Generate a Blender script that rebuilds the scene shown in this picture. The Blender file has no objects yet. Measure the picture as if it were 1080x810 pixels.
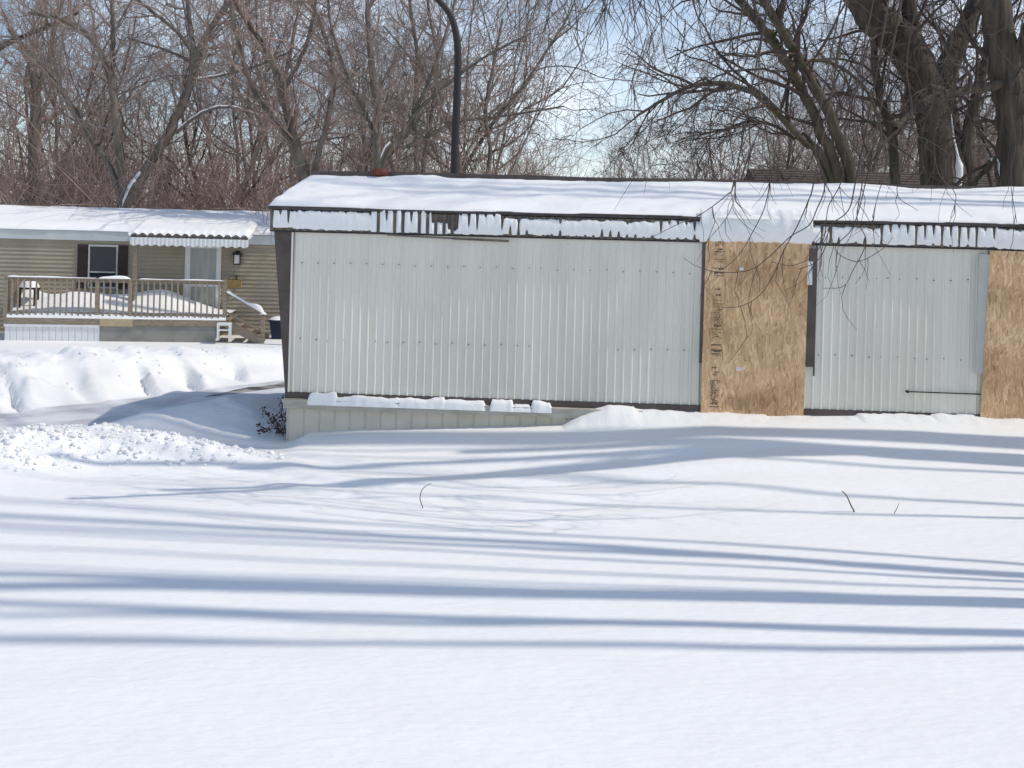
import bpy, math, random
import numpy as np
from mathutils import Vector, Matrix
R = math.radians
C = bpy.context.scene.collection
sc = bpy.context.scene

# ------------------------------------------------------------------ camera
FPX, ROLL, EYE = 1100.0, R(1.48), 2.55
cr, sr = math.cos(ROLL), math.sin(ROLL)
cam = bpy.data.cameras.new('camera'); camo = bpy.data.objects.new('camera', cam); C.objects.link(camo)
cam.sensor_width = 36; cam.lens = 36 * FPX / 1080; cam.shift_y = -150 / 1080
cam.clip_start = 0.1; cam.clip_end = 3000
camo.matrix_world = Matrix(((cr, -sr, 0, 0), (0, 0, -1, 0), (sr, cr, 0, EYE), (0, 0, 0, 1)))
sc.camera = camo

# ------------------------------------------------------------------ sky and sun
SUN_EL, SUN_FRONT = R(50), R(7.3)
w = bpy.data.worlds.new('World'); sc.world = w; w.use_nodes = True
nt = w.node_tree; nt.nodes.clear()
wo = nt.nodes.new('ShaderNodeOutputWorld'); bg = nt.nodes.new('ShaderNodeBackground')
sky = nt.nodes.new('ShaderNodeTexSky'); sky.sky_type = 'NISHITA'; sky.sun_disc = False
sky.sun_elevation = SUN_EL; sky.sun_rotation = R(90) + SUN_FRONT
sky.air_density = 1.0; sky.dust_density = 0.6; sky.ozone_density = 1.3
tc = nt.nodes.new('ShaderNodeTexCoord'); mp = nt.nodes.new('ShaderNodeMapping'); mp.inputs['Scale'].default_value = (1.6, 1.6, 4.5)
nz = nt.nodes.new('ShaderNodeTexNoise'); nz.inputs['Scale'].default_value = 2.2; nz.inputs['Detail'].default_value = 6; nz.inputs['Roughness'].default_value = 0.55
rp = nt.nodes.new('ShaderNodeValToRGB'); rp.color_ramp.elements[0].position = 0.36; rp.color_ramp.elements[1].position = 0.72
rp.color_ramp.elements[0].color = (0, 0, 0, 1); rp.color_ramp.elements[1].color = (0.75, 0.75, 0.75, 1)
mx = nt.nodes.new('ShaderNodeMix'); mx.data_type = 'RGBA'
mx.inputs['B'].default_value = (9.5, 9.8, 10.3, 1)
nt.links.new(tc.outputs['Generated'], mp.inputs['Vector']); nt.links.new(mp.outputs['Vector'], nz.inputs['Vector'])
sx = nt.nodes.new('ShaderNodeSeparateXYZ'); nt.links.new(tc.outputs['Generated'], sx.inputs[0])
mr = nt.nodes.new('ShaderNodeMapRange'); mr.inputs['From Min'].default_value = 0.05; mr.inputs['From Max'].default_value = 0.5; mr.inputs['To Min'].default_value = 1; mr.inputs['To Max'].default_value = 0.1
nt.links.new(sx.outputs['Z'], mr.inputs['Value']); mu = nt.nodes.new('ShaderNodeMath'); mu.operation = 'MULTIPLY'
nt.links.new(nz.outputs['Fac'], rp.inputs['Fac']); nt.links.new(rp.outputs['Color'], mu.inputs[0]); nt.links.new(mr.outputs['Result'], mu.inputs[1]); nt.links.new(mu.outputs[0], mx.inputs['Factor'])
nt.links.new(sky.outputs['Color'], mx.inputs['A']); nt.links.new(mx.outputs['Result'], bg.inputs['Color'])
bg.inputs['Strength'].default_value = 0.15
nt.links.new(bg.outputs['Background'], wo.inputs['Surface'])

sl = bpy.data.lights.new('sun', 'SUN'); sl.energy = 2.65; sl.angle = R(0.6); sl.color = (1.0, 0.93, 0.82)
so = bpy.data.objects.new('sun', sl); C.objects.link(so)
sd = Vector((math.cos(SUN_EL) * math.cos(SUN_FRONT), -math.cos(SUN_EL) * math.sin(SUN_FRONT), math.sin(SUN_EL)))
so.rotation_euler = sd.to_track_quat('Z', 'Y').to_euler(); so.location = (20, -2, 15)
sc.view_settings.view_transform = 'Standard'; sc.view_settings.look = 'None'
sc.view_settings.gamma = 1; sc.view_settings.use_curve_mapping = False
sc.view_settings.exposure = 0.0
sc.cycles.max_bounces = 6; sc.cycles.diffuse_bounces = 3; sc.cycles.glossy_bounces = 2
sc.cycles.use_denoising = True

# ------------------------------------------------------------------ pixel geometry
CAM = np.array([0, 0, EYE])
def ray(u, v):
    xc = (u - 540) / FPX; yc = -(v - 255) / FPX
    return np.array([xc * cr - yc * sr, 1.0, xc * sr + yc * cr])
def at(u, v, Y):                       # world point seen at pixel (u, v) at depth Y
    return CAM + ray(u, v) * Y
class Frame:                           # a building's own frame: x along its front wall, y away from the viewer, z up
    def __init__(s, O, a):
        s.O = np.array([O[0], O[1], 0.0]); s.a = a
        s.e = np.array([math.cos(a), math.sin(a), 0]); s.n = np.array([-math.sin(a), math.cos(a), 0])
    def hit(s, u, v, off=0.0):         # (x, z) where the ray meets the plane y = off
        d = ray(u, v); t = ((s.O - CAM) @ s.n + off) / (d @ s.n); p = CAM + d * t
        return (p - s.O) @ s.e, p[2]
    def x(s, u, v, off=0.0): return s.hit(u, v, off)[0]
    def z(s, u, v, off=0.0): return s.hit(u, v, off)[1]
    def world(s, x, y, z): return s.O + s.e * x + s.n * y + np.array([0, 0, z])

NEAR = Frame(at(305, 413, 12.85), R(-2.7))
FAR = Frame(at(140, 300, 29.5), R(8))

# ------------------------------------------------------------------ noise
def _hash(ix, iy, seed):
    h = (ix * 374761393 + iy * 668265263 + seed * 974634777) & 0xFFFFFFFF
    h = ((h ^ (h >> 13)) * 1274126177) & 0xFFFFFFFF
    return ((h ^ (h >> 16)) & 0xFFFF) / 65535.0
def vnoise(x, y, seed=0):
    x = np.asarray(x, float); y = np.asarray(y, float)
    ix = np.floor(x).astype(np.int64); iy = np.floor(y).astype(np.int64); fx = x - ix; fy = y - iy
    fx = fx * fx * fx * (fx * (fx * 6 - 15) + 10); fy = fy * fy * fy * (fy * (fy * 6 - 15) + 10)
    a = _hash(ix, iy, seed); b = _hash(ix + 1, iy, seed); c = _hash(ix, iy + 1, seed); d = _hash(ix + 1, iy + 1, seed)
    return (a + (b - a) * fx) * (1 - fy) + (c + (d - c) * fx) * fy - 0.5
def fbm(x, y, seed=0, o=4):
    t = 0; a = 1.0
    for k in range(o): t = t + a * vnoise(x * 2 ** k + 17.3 * k, y * 2 ** k + 9.1 * k, seed + k); a *= 0.5
    return t
def sstep(a, b, x):
    t = np.clip((x - a) / (b - a), 0, 1); return t * t * (3 - 2 * t)

# ------------------------------------------------------------------ object helpers
def put(o, parent=None):
    C.objects.link(o)
    if parent is not None: o.parent = parent
    return o
def tag(o, label=None, cat=None, group=None, kind=None):
    for k, v in (('label', label), ('category', cat), ('group', group), ('kind', kind)):
        if v: o[k] = v
    return o
def thing(name, label, cat, loc=(0, 0, 0), rz=0.0, group=None):
    o = bpy.data.objects.new(name, None); o.empty_display_size = 0.3; C.objects.link(o)
    o.location = loc; o.rotation_euler = (0, 0, rz)
    return tag(o, label, cat, group)

class MB:                              # mesh builder
    def __init__(s): s.v = []; s.f = []; s.n = 0
    def add(s, v, f):
        s.v.append(np.asarray(v, float).reshape(-1, 3)); s.f.extend([tuple(i + s.n for i in q) for q in f]); s.n += len(s.v[-1])
    def box(s, x0, x1, y0, y1, z0, z1):
        s.add([(x, y, z) for x in (x0, x1) for y in (y0, y1) for z in (z0, z1)],
              [(0, 1, 3, 2), (4, 6, 7, 5), (0, 4, 5, 1), (2, 3, 7, 6), (0, 2, 6, 4), (1, 5, 7, 3)])
        return s
    def quad(s, a, b, c, d): s.add([a, b, c, d], [(0, 1, 2, 3)]); return s
    def prism(s, pts, y0, y1):         # polygon in (x, z), counter-clockwise seen from the front, extruded along y
        n = len(pts); v = [(x, y0, z) for x, z in pts] + [(x, y1, z) for x, z in pts]
        s.add(v, [tuple(range(n)), tuple(range(2 * n - 1, n - 1, -1))] + [(i, n + i, n + (i + 1) % n, (i + 1) % n) for i in range(n)]); return s
    def bar(s, p, q, wx, wy, up=(0, 0, 1)):  # rectangular bar from p to q
        p = np.array(p, float); q = np.array(q, float); d = (q - p) / np.linalg.norm(q - p)
        a = np.cross(d, up)
        if np.linalg.norm(a) < 1e-4: a = np.cross(d, (0, 1, 0))
        a /= np.linalg.norm(a); b = np.cross(a, d)
        v = [c + a * i * wx / 2 + b * j * wy / 2 for c in (p, q) for i, j in ((-1, -1), (1, -1), (1, 1), (-1, 1))]
        s.add(v, [(0, 3, 2, 1), (4, 5, 6, 7)] + [(i, (i + 1) % 4, 4 + (i + 1) % 4, 4 + i) for i in range(4)]); return s
    def grid(s, X, Y, Z):              # 2-D arrays
        m, n = X.shape; v = np.stack([X, Y, Z], -1).reshape(-1, 3)
        i = np.arange(m - 1)[:, None] * n + np.arange(n - 1)[None, :]; i = i.ravel()
        s.add(v, list(zip(i.tolist(), (i + n).tolist(), (i + n + 1).tolist(), (i + 1).tolist()))); return s
    def tube(s, P, r, k=6, cap=False):
        P = np.asarray(P, float); r = np.asarray(r, float) * np.ones(len(P)); n = len(P)
        t = np.gradient(P, axis=0); t /= np.linalg.norm(t, axis=1)[:, None] + 1e-12
        ref = np.array([0, 0, 1.0]) if abs(t[0][2]) < 0.9 else np.array([1.0, 0, 0])
        a = np.cross(t, ref); a /= np.linalg.norm(a, axis=1)[:, None] + 1e-9
        b = np.cross(t, a); an = np.arange(k) * 2 * math.pi / k
        v = P[:, None, :] + r[:, None, None] * (np.cos(an)[None, :, None] * a[:, None, :] + np.sin(an)[None, :, None] * b[:, None, :])
        f = [(i * k + j, i * k + (j + 1) % k, (i + 1) * k + (j + 1) % k, (i + 1) * k + j) for i in range(n - 1) for j in range(k)]
        if cap: f += [tuple(range(k - 1, -1, -1)), tuple((n - 1) * k + j for j in range(k))]
        s.add(v.reshape(-1, 3), f); return s
    def lump(s, c, r, rng, flat=0.7):  # a broken lump of snow
        ph = rng.random(3) * 6; v = []
        for i in range(5):
            th = math.pi * i / 4
            for j in range(6):
                a = j * math.pi / 3 + (i % 2) * .5
                q = r * (0.75 + 0.5 * rng.random())
                v.append((c[0] + q * math.sin(th) * math.cos(a), c[1] + q * math.sin(th) * math.sin(a), c[2] + q * flat * math.cos(th)))
        s.add(v, [(i * 6 + j, (i + 1) * 6 + j, (i + 1) * 6 + (j + 1) % 6, i * 6 + (j + 1) % 6) for i in range(4) for j in range(6)]); return s
    def mesh(s, name, m, smooth=False):
        me = bpy.data.meshes.new(name); me.from_pydata(np.concatenate(s.v).tolist() if s.v else [], [], s.f); me.materials.append(m)
        if smooth: me.polygons.foreach_set('use_smooth', [True] * len(me.polygons))
        me.update(); return me
    def build(s, name, m, parent=None, smooth=False, label=None):
        o = put(bpy.data.objects.new(name, s.mesh(name, m, smooth)), parent)
        if label: o['label'] = label
        return o

# ------------------------------------------------------------------ materials
def mat(name, col, rough=0.7, col2=None, scale=6.0, stretch=(1, 1, 1), lo=0.35, hi=0.65, bump=0.0, bscale=None, bdist=0.01, metal=0.0, spec=0.3):
    m = bpy.data.materials.new(name); m.use_nodes = True; t = m.node_tree; b = t.nodes['Principled BSDF']
    b.inputs['Base Color'].default_value = (*col, 1); b.inputs['Roughness'].default_value = rough
    b.inputs['Metallic'].default_value = metal; b.inputs['Specular IOR Level'].default_value = spec
    tcn = t.nodes.new('ShaderNodeTexCoord'); mpn = t.nodes.new('ShaderNodeMapping'); mpn.inputs['Scale'].default_value = stretch
    t.links.new(tcn.outputs['Object'], mpn.inputs['Vector'])
    if col2:
        n = t.nodes.new('ShaderNodeTexNoise'); n.inputs['Scale'].default_value = scale; n.inputs['Detail'].default_value = 5
        r = t.nodes.new('ShaderNodeValToRGB'); r.color_ramp.elements[0].position = lo; r.color_ramp.elements[1].position = hi
        r.color_ramp.elements[0].color = (*col, 1); r.color_ramp.elements[1].color = (*col2, 1)
        t.links.new(mpn.outputs['Vector'], n.inputs['Vector']); t.links.new(n.outputs['Fac'], r.inputs['Fac']); t.links.new(r.outputs['Color'], b.inputs['Base Color'])
    if bump:
        n2 = t.nodes.new('ShaderNodeTexNoise'); n2.inputs['Scale'].default_value = bscale or scale * 3; n2.inputs['Detail'].default_value = 4
        bn = t.nodes.new('ShaderNodeBump'); bn.inputs['Strength'].default_value = bump; bn.inputs['Distance'].default_value = bdist
        t.links.new(mpn.outputs['Vector'], n2.inputs['Vector']); t.links.new(n2.outputs['Fac'], bn.inputs['Height']); t.links.new(bn.outputs['Normal'], b.inputs['Normal'])
    return m

M = {}
M['snow'] = mat('snow', (0.88, 0.87, 0.85), 0.6, (0.905, 0.897, 0.88), 0.8, (1, 2.2, 1), bump=0.6, bscale=7, bdist=0.02, spec=0.2)
M['snow_rough'] = mat('broken snow', (0.86, 0.855, 0.84), 0.6, (0.885, 0.88, 0.865), 3, bump=0.6, bscale=60, bdist=0.01, spec=0.2)
M['siding'] = mat('painted ribbed metal', (0.71, 0.682, 0.58), 0.42, (0.79, 0.765, 0.66), 1.3, (2.2, 1, .3), bump=0.0, spec=0.4)
M['brown'] = mat('brown painted trim', (0.085, 0.066, 0.06), 0.6, (0.12, 0.095, 0.085), 5, bump=0.2)
M['brown_flute'] = mat('weathered brown fluted metal', (0.11, 0.092, 0.08), 0.6, (0.2, 0.16, 0.11), 7, lo=.45, hi=.7, bump=0.2)
M['dark'] = mat('dark seam', (0.03, 0.03, 0.032), 0.6)
M['skirt'] = mat('cream skirting', (0.58, 0.54, 0.44), 0.6, (0.65, 0.61, 0.51), 2.5, bump=0.15)
M['ledge'] = mat('weathered ledge board', (0.40, 0.38, 0.30), 0.8, (0.52, 0.50, 0.43), 5, (1, 1, 4), bump=0.3)
M['greytrim'] = mat('grey trim', (0.50, 0.50, 0.46), 0.6, (0.44, 0.44, 0.405), 4)
M['vent'] = mat('rusty red vent', (0.12, 0.035, 0.025), 0.7, (0.17, 0.06, 0.04), 12)
M['roof_dark'] = mat('dark roof edge', (0.06, 0.052, 0.05), 0.7, (0.10, 0.085, 0.08), 8)
M['ink'] = mat('black stamp ink', (0.11, 0.08, 0.06), 0.8)
M['sticker'] = mat('white paper sticker', (0.7, 0.7, 0.7), 0.7)
M['lap'] = mat('tan lap siding', (0.33, 0.285, 0.21), 0.6, (0.385, 0.335, 0.25), 1.5)
M['fascia'] = mat('pale grey fascia', (0.50, 0.53, 0.53), 0.5, (0.57, 0.59, 0.58), 2)
M['white'] = mat('white painted metal', (0.75, 0.76, 0.76), 0.45, (0.68, 0.69, 0.68), 4)
M['wood'] = mat('grey weathered deck wood', (0.23, 0.185, 0.135), 0.85, (0.33, 0.275, 0.205), 8, (1, 1, 3), bump=0.3)
M['new_wood'] = mat('pale newer board', (0.48, 0.39, 0.24), 0.8, (0.42, 0.34, 0.21), 8)
M['grey_ply'] = mat('grey plywood skirt', (0.22, 0.215, 0.19), 0.85, (0.29, 0.28, 0.25), 3)
M['shutter'] = mat('dark plum shutter', (0.035, 0.022, 0.024), 0.6, (0.05, 0.03, 0.03), 6)
M['glass'] = mat('dark window glass', (0.012, 0.014, 0.026), 0.08, spec=0.5)
M['curtain_glass'] = mat('curtained glass', (0.36, 0.39, 0.36), 0.25, (0.29, 0.31, 0.29), 3, (4, 1, .3), spec=0.5)
M['black'] = mat('black metal', (0.015, 0.015, 0.017), 0.5)
M['planter'] = mat('yellow wood planter', (0.34, 0.24, 0.09), 0.8, (0.27, 0.18, 0.07), 9)
M['bark'] = mat('grey brown bark', (0.10, 0.083, 0.07), 0.9, (0.20, 0.168, 0.14), 5, (1, 1, .3), bump=0.8, bscale=14, bdist=0.03)
M['willow_bark'] = mat('dark willow bark', (0.055, 0.045, 0.036), 0.9, (0.13, 0.105, 0.08), 4, (2.2, 2.2, .25), bump=1.0, bscale=9, bdist=0.06)
M['olive_bark'] = mat('olive mossy bark', (0.07, 0.06, 0.04), 0.9, (0.14, 0.118, 0.078), 4, (1, 1, .4), bump=0.8, bscale=12, bdist=0.03)
M['twig'] = mat('brown twigs', (0.20, 0.158, 0.135), 0.9, (0.31, 0.245, 0.21), 1.2)
M['red_twig'] = mat('reddish brown twigs', (0.24, 0.172, 0.145), 0.9, (0.36, 0.265, 0.225), .8)
M['dark_twig'] = mat('dark twigs', (0.065, 0.05, 0.043), 0.9, (0.11, 0.085, 0.07), 2)
M['pole'] = mat('dark bronze pole', (0.035, 0.03, 0.03), 0.6)
M['shingle'] = mat('brown shingles', (0.075, 0.055, 0.046), 0.9, (0.12, 0.09, 0.075), 6, (1, 1, 1), bump=0.4)
M['leaf'] = mat('dark purple leaves', (0.035, 0.025, 0.028), 0.7, (0.06, 0.04, 0.035), 9)
M['blue_bin'] = mat('dark blue plastic', (0.012, 0.02, 0.045), 0.5)
M['stalk'] = mat('dry stalk', (0.09, 0.06, 0.035), 0.9)

def osb_material(stain=None):
    m = bpy.data.materials.new('oriented strand board'); m.use_nodes = True; t = m.node_tree; b = t.nodes['Principled BSDF']
    L = t.links.new; N = t.nodes.new
    tcn = N('ShaderNodeTexCoord'); prev = None
    base = None
    for k, (rot, sc_, sd_) in enumerate(((0.2, (44, 1, 9), 0), (-0.4, (40, 1, 10), 5), (.65, (42, 1, 11), 9), (-0.05, (55, 1, 9), 14))):
        mpn = N('ShaderNodeMapping'); mpn.vector_type = 'TEXTURE'
        mpn.inputs['Rotation'].default_value = (0, rot, 0); mpn.inputs['Location'].default_value = (sd_, 0, sd_ * .7)
        mpn.inputs['Scale'].default_value = (1 / sc_[0], 1, 1 / sc_[2])
        L(tcn.outputs['Object'], mpn.inputs['Vector'])
        v = N('ShaderNodeTexVoronoi'); v.inputs['Scale'].default_value = 1.0; v.feature = 'F1'
        L(mpn.outputs['Vector'], v.inputs['Vector'])
        sp = N('ShaderNodeSeparateColor'); L(v.outputs['Color'], sp.inputs['Color'])
        if prev is None: prev = (sp.outputs[0], sp.outputs[1])
        else:
            sel = N('ShaderNodeMath'); sel.operation = 'GREATER_THAN'; sel.inputs[1].default_value = 0.55; L(sp.outputs[2], sel.inputs[0])
            mxn = N('ShaderNodeMix'); mxn.data_type = 'FLOAT'; L(sel.outputs[0], mxn.inputs[0]); L(prev[0], mxn.inputs[2]); L(sp.outputs[0], mxn.inputs[3])
            prev = (mxn.outputs[0], None)
    r = N('ShaderNodeValToRGB'); e = r.color_ramp.elements
    e[0].position = 0; e[0].color = (0.47, 0.285, 0.15, 1); e[1].position = 1; e[1].color = (0.88, 0.63, 0.385, 1)
    q = r.color_ramp.elements.new(0.12); q.color = (0.61, 0.39, 0.215, 1); q = r.color_ramp.elements.new(0.7); q.color = (0.74, 0.49, 0.275, 1)
    L(prev[0], r.inputs['Fac'])
    n = N('ShaderNodeTexNoise'); n.inputs['Scale'].default_value = 1.6; n.inputs['Detail'].default_value = 6; L(tcn.outputs['Object'], n.inputs['Vector'])
    r2 = N('ShaderNodeValToRGB'); r2.color_ramp.elements[0].position = .35; r2.color_ramp.elements[0].color = (.62, .57, .53, 1); r2.color_ramp.elements[1].position = .6; r2.color_ramp.elements[1].color = (1, 1, 1, 1)
    L(n.outputs['Fac'], r2.inputs['Fac'])
    mm = N('ShaderNodeMix'); mm.data_type = 'RGBA'; mm.blend_type = 'MULTIPLY'; mm.inputs['Factor'].default_value = .8
    L(r.outputs['Color'], mm.inputs['A']); L(r2.outputs['Color'], mm.inputs['B']); out = mm.outputs['Result']
    if stain:                              # brown water stain with its own outline
        sx_, sz_, wx_, wz_ = stain; spx = N('ShaderNodeSeparateXYZ'); L(tcn.outputs['Object'], spx.inputs[0]); ds = []
        for ax, c0, w0 in ((0, sx_, wx_), (2, sz_, wz_)):
            a1 = N('ShaderNodeMath'); a1.operation = 'SUBTRACT'; a1.inputs[1].default_value = c0; L(spx.outputs[ax], a1.inputs[0])
            a2 = N('ShaderNodeMath'); a2.operation = 'DIVIDE'; a2.inputs[1].default_value = w0; L(a1.outputs[0], a2.inputs[0])
            a3 = N('ShaderNodeMath'); a3.operation = 'POWER'; a3.inputs[1].default_value = 2; L(a2.outputs[0], a3.inputs[0]); ds.append(a3)
        ad = N('ShaderNodeMath'); L(ds[0].outputs[0], ad.inputs[0]); L(ds[1].outputs[0], ad.inputs[1])
        n3 = N('ShaderNodeTexNoise'); n3.inputs['Scale'].default_value = 5; n3.inputs['Detail'].default_value = 5; L(tcn.outputs['Object'], n3.inputs['Vector'])
        ms = N('ShaderNodeMath'); ms.operation = 'MULTIPLY_ADD'; ms.inputs[1].default_value = 3.2; ms.inputs[2].default_value = -1.6; L(n3.outputs['Fac'], ms.inputs[0])
        a4 = N('ShaderNodeMath'); L(ad.outputs[0], a4.inputs[0]); L(ms.outputs[0], a4.inputs[1])
        mr_ = N('ShaderNodeMapRange'); mr_.inputs['From Min'].default_value = .2; mr_.inputs['From Max'].default_value = 1.2; mr_.inputs['To Min'].default_value = .42; mr_.inputs['To Max'].default_value = 0; L(a4.outputs[0], mr_.inputs['Value'])
        m3 = N('ShaderNodeMix'); m3.data_type = 'RGBA'; m3.inputs['B'].default_value = (.17, .095, .05, 1); L(mr_.outputs['Result'], m3.inputs['Factor']); L(out, m3.inputs['A']); out = m3.outputs['Result']
    L(out, b.inputs['Base Color'])
    b.inputs['Roughness'].default_value = 0.75; b.inputs['Specular IOR Level'].default_value = 0.2
    bn = N('ShaderNodeBump'); bn.inputs['Strength'].default_value = .35; bn.inputs['Distance'].default_value = .004; L(prev[0], bn.inputs['Height']); L(bn.outputs['Normal'], b.inputs['Normal'])
    return m
M['osb'] = osb_material()

# ------------------------------------------------------------------ snow covered ground
def ridge(X, Y, pts, asym=(1, 1), power=2):   # pts: (x, y, height, width); a bank along a polyline
    out = np.zeros_like(X)
    for (x0, y0, h0, w0), (x1, y1, h1, w1) in zip(pts[:-1], pts[1:]):
        dx, dy = x1 - x0, y1 - y0; L2 = dx * dx + dy * dy
        t = np.clip(((X - x0) * dx + (Y - y0) * dy) / L2, 0, 1)
        qx, qy = X - (x0 + t * dx), Y - (y0 + t * dy)
        side = np.sign(dx * (Y - y0) - dy * (X - x0))
        wd = (w0 + (w1 - w0) * t) * np.where(side > 0, asym[0], asym[1])
        out = np.maximum(out, (h0 + (h1 - h0) * t) * np.exp(-(np.sqrt(qx * qx + qy * qy) / wd) ** power))
    return out
def seg_dist(X, Y, pts):
    out = np.full(X.shape, 1e9)
    for (x0, y0), (x1, y1) in zip(pts[:-1], pts[1:]):
        dx, dy = x1 - x0, y1 - y0
        t = np.clip(((X - x0) * dx + (Y - y0) * dy) / (dx * dx + dy * dy), 0, 1)
        out = np.minimum(out, np.hypot(X - x0 - t * dx, Y - y0 - t * dy))
    return out
NO = NEAR.O
ROAD = [(-26, 7.4), (-12, 11.0), (-6.4, 13.8), (-4.6, 16.2), (-2.5, 19.3), (3, 24), (16, 28)]
BERM = [(-16, 8.6, .30, 1.0), (-9, 10.0, .34, .9), (-6, 11.2, .34, .8), (-4.55, 11.75, .34, .55), (-3.3, 11.65, .2, .45), (-2.5, 11.6, .08, .4)]
FARBANK = [(-24, 10.9, .6, 1.2), (-11.0, 13.7, .62, 1.2), (-7.5, 15.5, .55, 1.2), (-6.3, 17.5, .42, 1.15), (-5.0, 19.4, .3, 1.0), (-2.5, 22.2, .26, 1.0), (4, 26, .2, 1.0)]
def ground(X, Y, detail=True):
    X = np.asarray(X, float); Y = np.asarray(Y, float)
    h = -0.32 * sstep(18, 26, Y) + 0.0 * X
    h = h + 0.03 * fbm(X * .18, Y * .35, 3, 3) + 0.02 * fbm(X * .25, Y * 1.1, 8, 3) * (1 - sstep(30, 40, Y))
    # drift lying against the boarded home
    sx = (X - NO[0]) * NEAR.e[0] + (Y - NO[1]) * NEAR.e[1]; sy = -((X - NO[0]) * NEAR.n[0] + (Y - NO[1]) * NEAR.n[1])
    top = np.interp(sx, [-.05, .05, .28, .9, 2.4, 3.7, 5.1, 7.5, 12, 14], [0.0, .05, .14, .2, .29, .38, .52, .6, .6, .2])
    fr = np.exp(-(np.clip(sy + .05, 0, 99) / np.interp(sx, [0, 1, 5, 9], [.5, 1.0, 1.9, 2.4])) ** 2)
    fr = np.where(sy < -.05, np.exp(-((sy + .05) / .3) ** 2), fr)
    h = h + top * fr * sstep(-.1, .3, sx)
    # low wind-carved drifts in front of it
    for off, amp, wd, a in ((1.15, .055, .28, .5), (1.75, .05, .22, .8), (2.35, .035, .2, 1.1)):
        c = off + .25 * np.sin(sx * .55 + a) - .5 * np.exp(-(sx / .8) ** 2)
        u = (sy - c) / wd
        h = h + amp * np.exp(-u * u * np.where(u > 0, 3.0, .5)) * sstep(-.6, .8, sx) * (1 - sstep(4.5, 7.5, sx)) 
    # road and banks at the left
    rd = seg_dist(X, Y, ROAD)
    road = 1 - sstep(.75, 1.25, rd)
    nb = ridge(X, Y, BERM, (1.0, 1.0))
    rough = sstep(.07, .2, nb)
    nb2 = ridge(X, Y, [(-5.1, 12.75, .10, .4), (-4.4, 13.2, .30, .62), (-3.65, 13.75, .42, .7), (-3.0, 14.5, .38, .65), (-2.6, 15.4, .25, .6)], (1, 1.0))
    fb = ridge(X, Y, FARBANK, (1.0, 1.0), 2)
    plateau = .27 * sstep(.0, 1.4, (rd - 1.2)) * (Y > 14) * sstep(12.5, 15, Y + X * .6 + 4.5) * (1 - sstep(20, 26, Y)) * (X < 2) * sstep(0, .8, Y - np.interp(X, [p[0] for p in ROAD], [p[1] for p in ROAD]))
    al = (X * .61 + Y * .79 - .15 * rd) * .95 + .5 * fbm(X * .5, Y * .5, 21, 3); fu = al - np.floor(al); fur = np.where(fu < .14, 1 - fu / .14, (fu - .14) / .86) * (.35 + 1.3 * np.abs(vnoise(np.floor(al) + .37, 0 * X, 23)))      # furrows left by the plough
    fb1 = ridge(X, Y, [(p[0], p[1], 1, p[3]) for p in FARBANK]); fbm_ = sstep(.12, .45, fb1) * (1 - .8 * sstep(.7, .97, fb1))
    h = h + np.maximum(nb, nb2) + np.maximum(fb, 0) + plateau * (1 - fbm_ * .6)
    h = h - .56 * fbm_ * (fur + .05 + .25 * fbm(X * 1.4, Y * 1.4, 29, 3)) * (1 - .75 * sstep(-5.6, -4.2, X))
    h = h * (1 - road) + road * (-.05 * sstep(16, 24, Y) - .02 + .012 * fbm(X * .9 - Y * .5, Y * 3 + X * 2, 31, 3))
    if detail:
        h = h + rough * (1 - road) * (.10 * np.abs(fbm(X * 2.6, Y * 3.4, 40, 4)) + .055 * np.clip(fbm(X * 7, Y * 7, 44, 3), -.15, 1) + .035 * fbm(X * 13, Y * 13, 45, 1))
        cr_ = sstep(.25, .5, fb) * (1 - road)
        h = h + cr_ * .09 * fbm(X * 5, Y * 5, 47, 3) + (nb2 > .1) * .02 * fbm(X * 6, Y * 6, 49, 3)
        h = h + .006 * fbm(X * 2.2, Y * 5, 50, 2)
    return h
def gz(x, y): return float(ground(np.array([x]), np.array([y]))[0])

def axis(*parts):
    out = []
    for a, b, st in parts: out += list(np.arange(a, b - 1e-6, st))
    return np.array(out)
gx = axis((-700, -100, 100), (-100, -30, 10), (-30, -10, .8), (-10, -7.5, .12), (-7.5, -1.8, .035), (-1.8, 7, .11), (7, 16, .5), (16, 40, 4), (40, 100, 12), (100, 701, 100))
gy = axis((-60, -10, 10), (-10, 3, 1.0), (3, 9, .12), (9, 15.6, .035), (15.6, 21, .07), (21, 30, .2), (30, 60, 2), (60, 150, 15), (150, 1000, 85))
GX, GY = np.meshgrid(gx, gy, indexing='ij')
mb = MB(); mb.grid(GX, GY, ground(GX, GY))
g = mb.build('snow_ground', M['snow'], smooth=True); tag(g, kind='structure')

# bare packed gravel showing on the ploughed drive
M['drive'] = mat('packed dirty snow', (0.55, 0.545, 0.55), 0.7, (0.78, 0.78, 0.775), 1.3, (1, 1, 1), .4, .6, bump=.3, bscale=30)
def road_sheet():
    P = []
    for (a, b) in zip(ROAD[:-1], ROAD[1:]):
        for t in np.linspace(0, 1, 24, endpoint=False): P.append((a[0] + (b[0] - a[0]) * t, a[1] + (b[1] - a[1]) * t))
    P = np.array(P)
    for _ in range(6): P[1:-1] = (P[:-2] + P[1:-1] * 2 + P[2:]) / 4
    T = np.gradient(P, axis=0); T /= np.linalg.norm(T, axis=1)[:, None]; Nn = np.stack([-T[:, 1], T[:, 0]], 1)
    ws = np.linspace(-.85, .85, 16)
    X = P[:, None, 0] + Nn[:, None, 0] * ws; Y = P[:, None, 1] + Nn[:, None, 1] * ws
    return X, Y
X, Y = road_sheet(); mb = MB(); mb.grid(X, Y, ground(X, Y) + .004)
tag(mb.build('drive', M['drive'], smooth=True), kind='structure')
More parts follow.
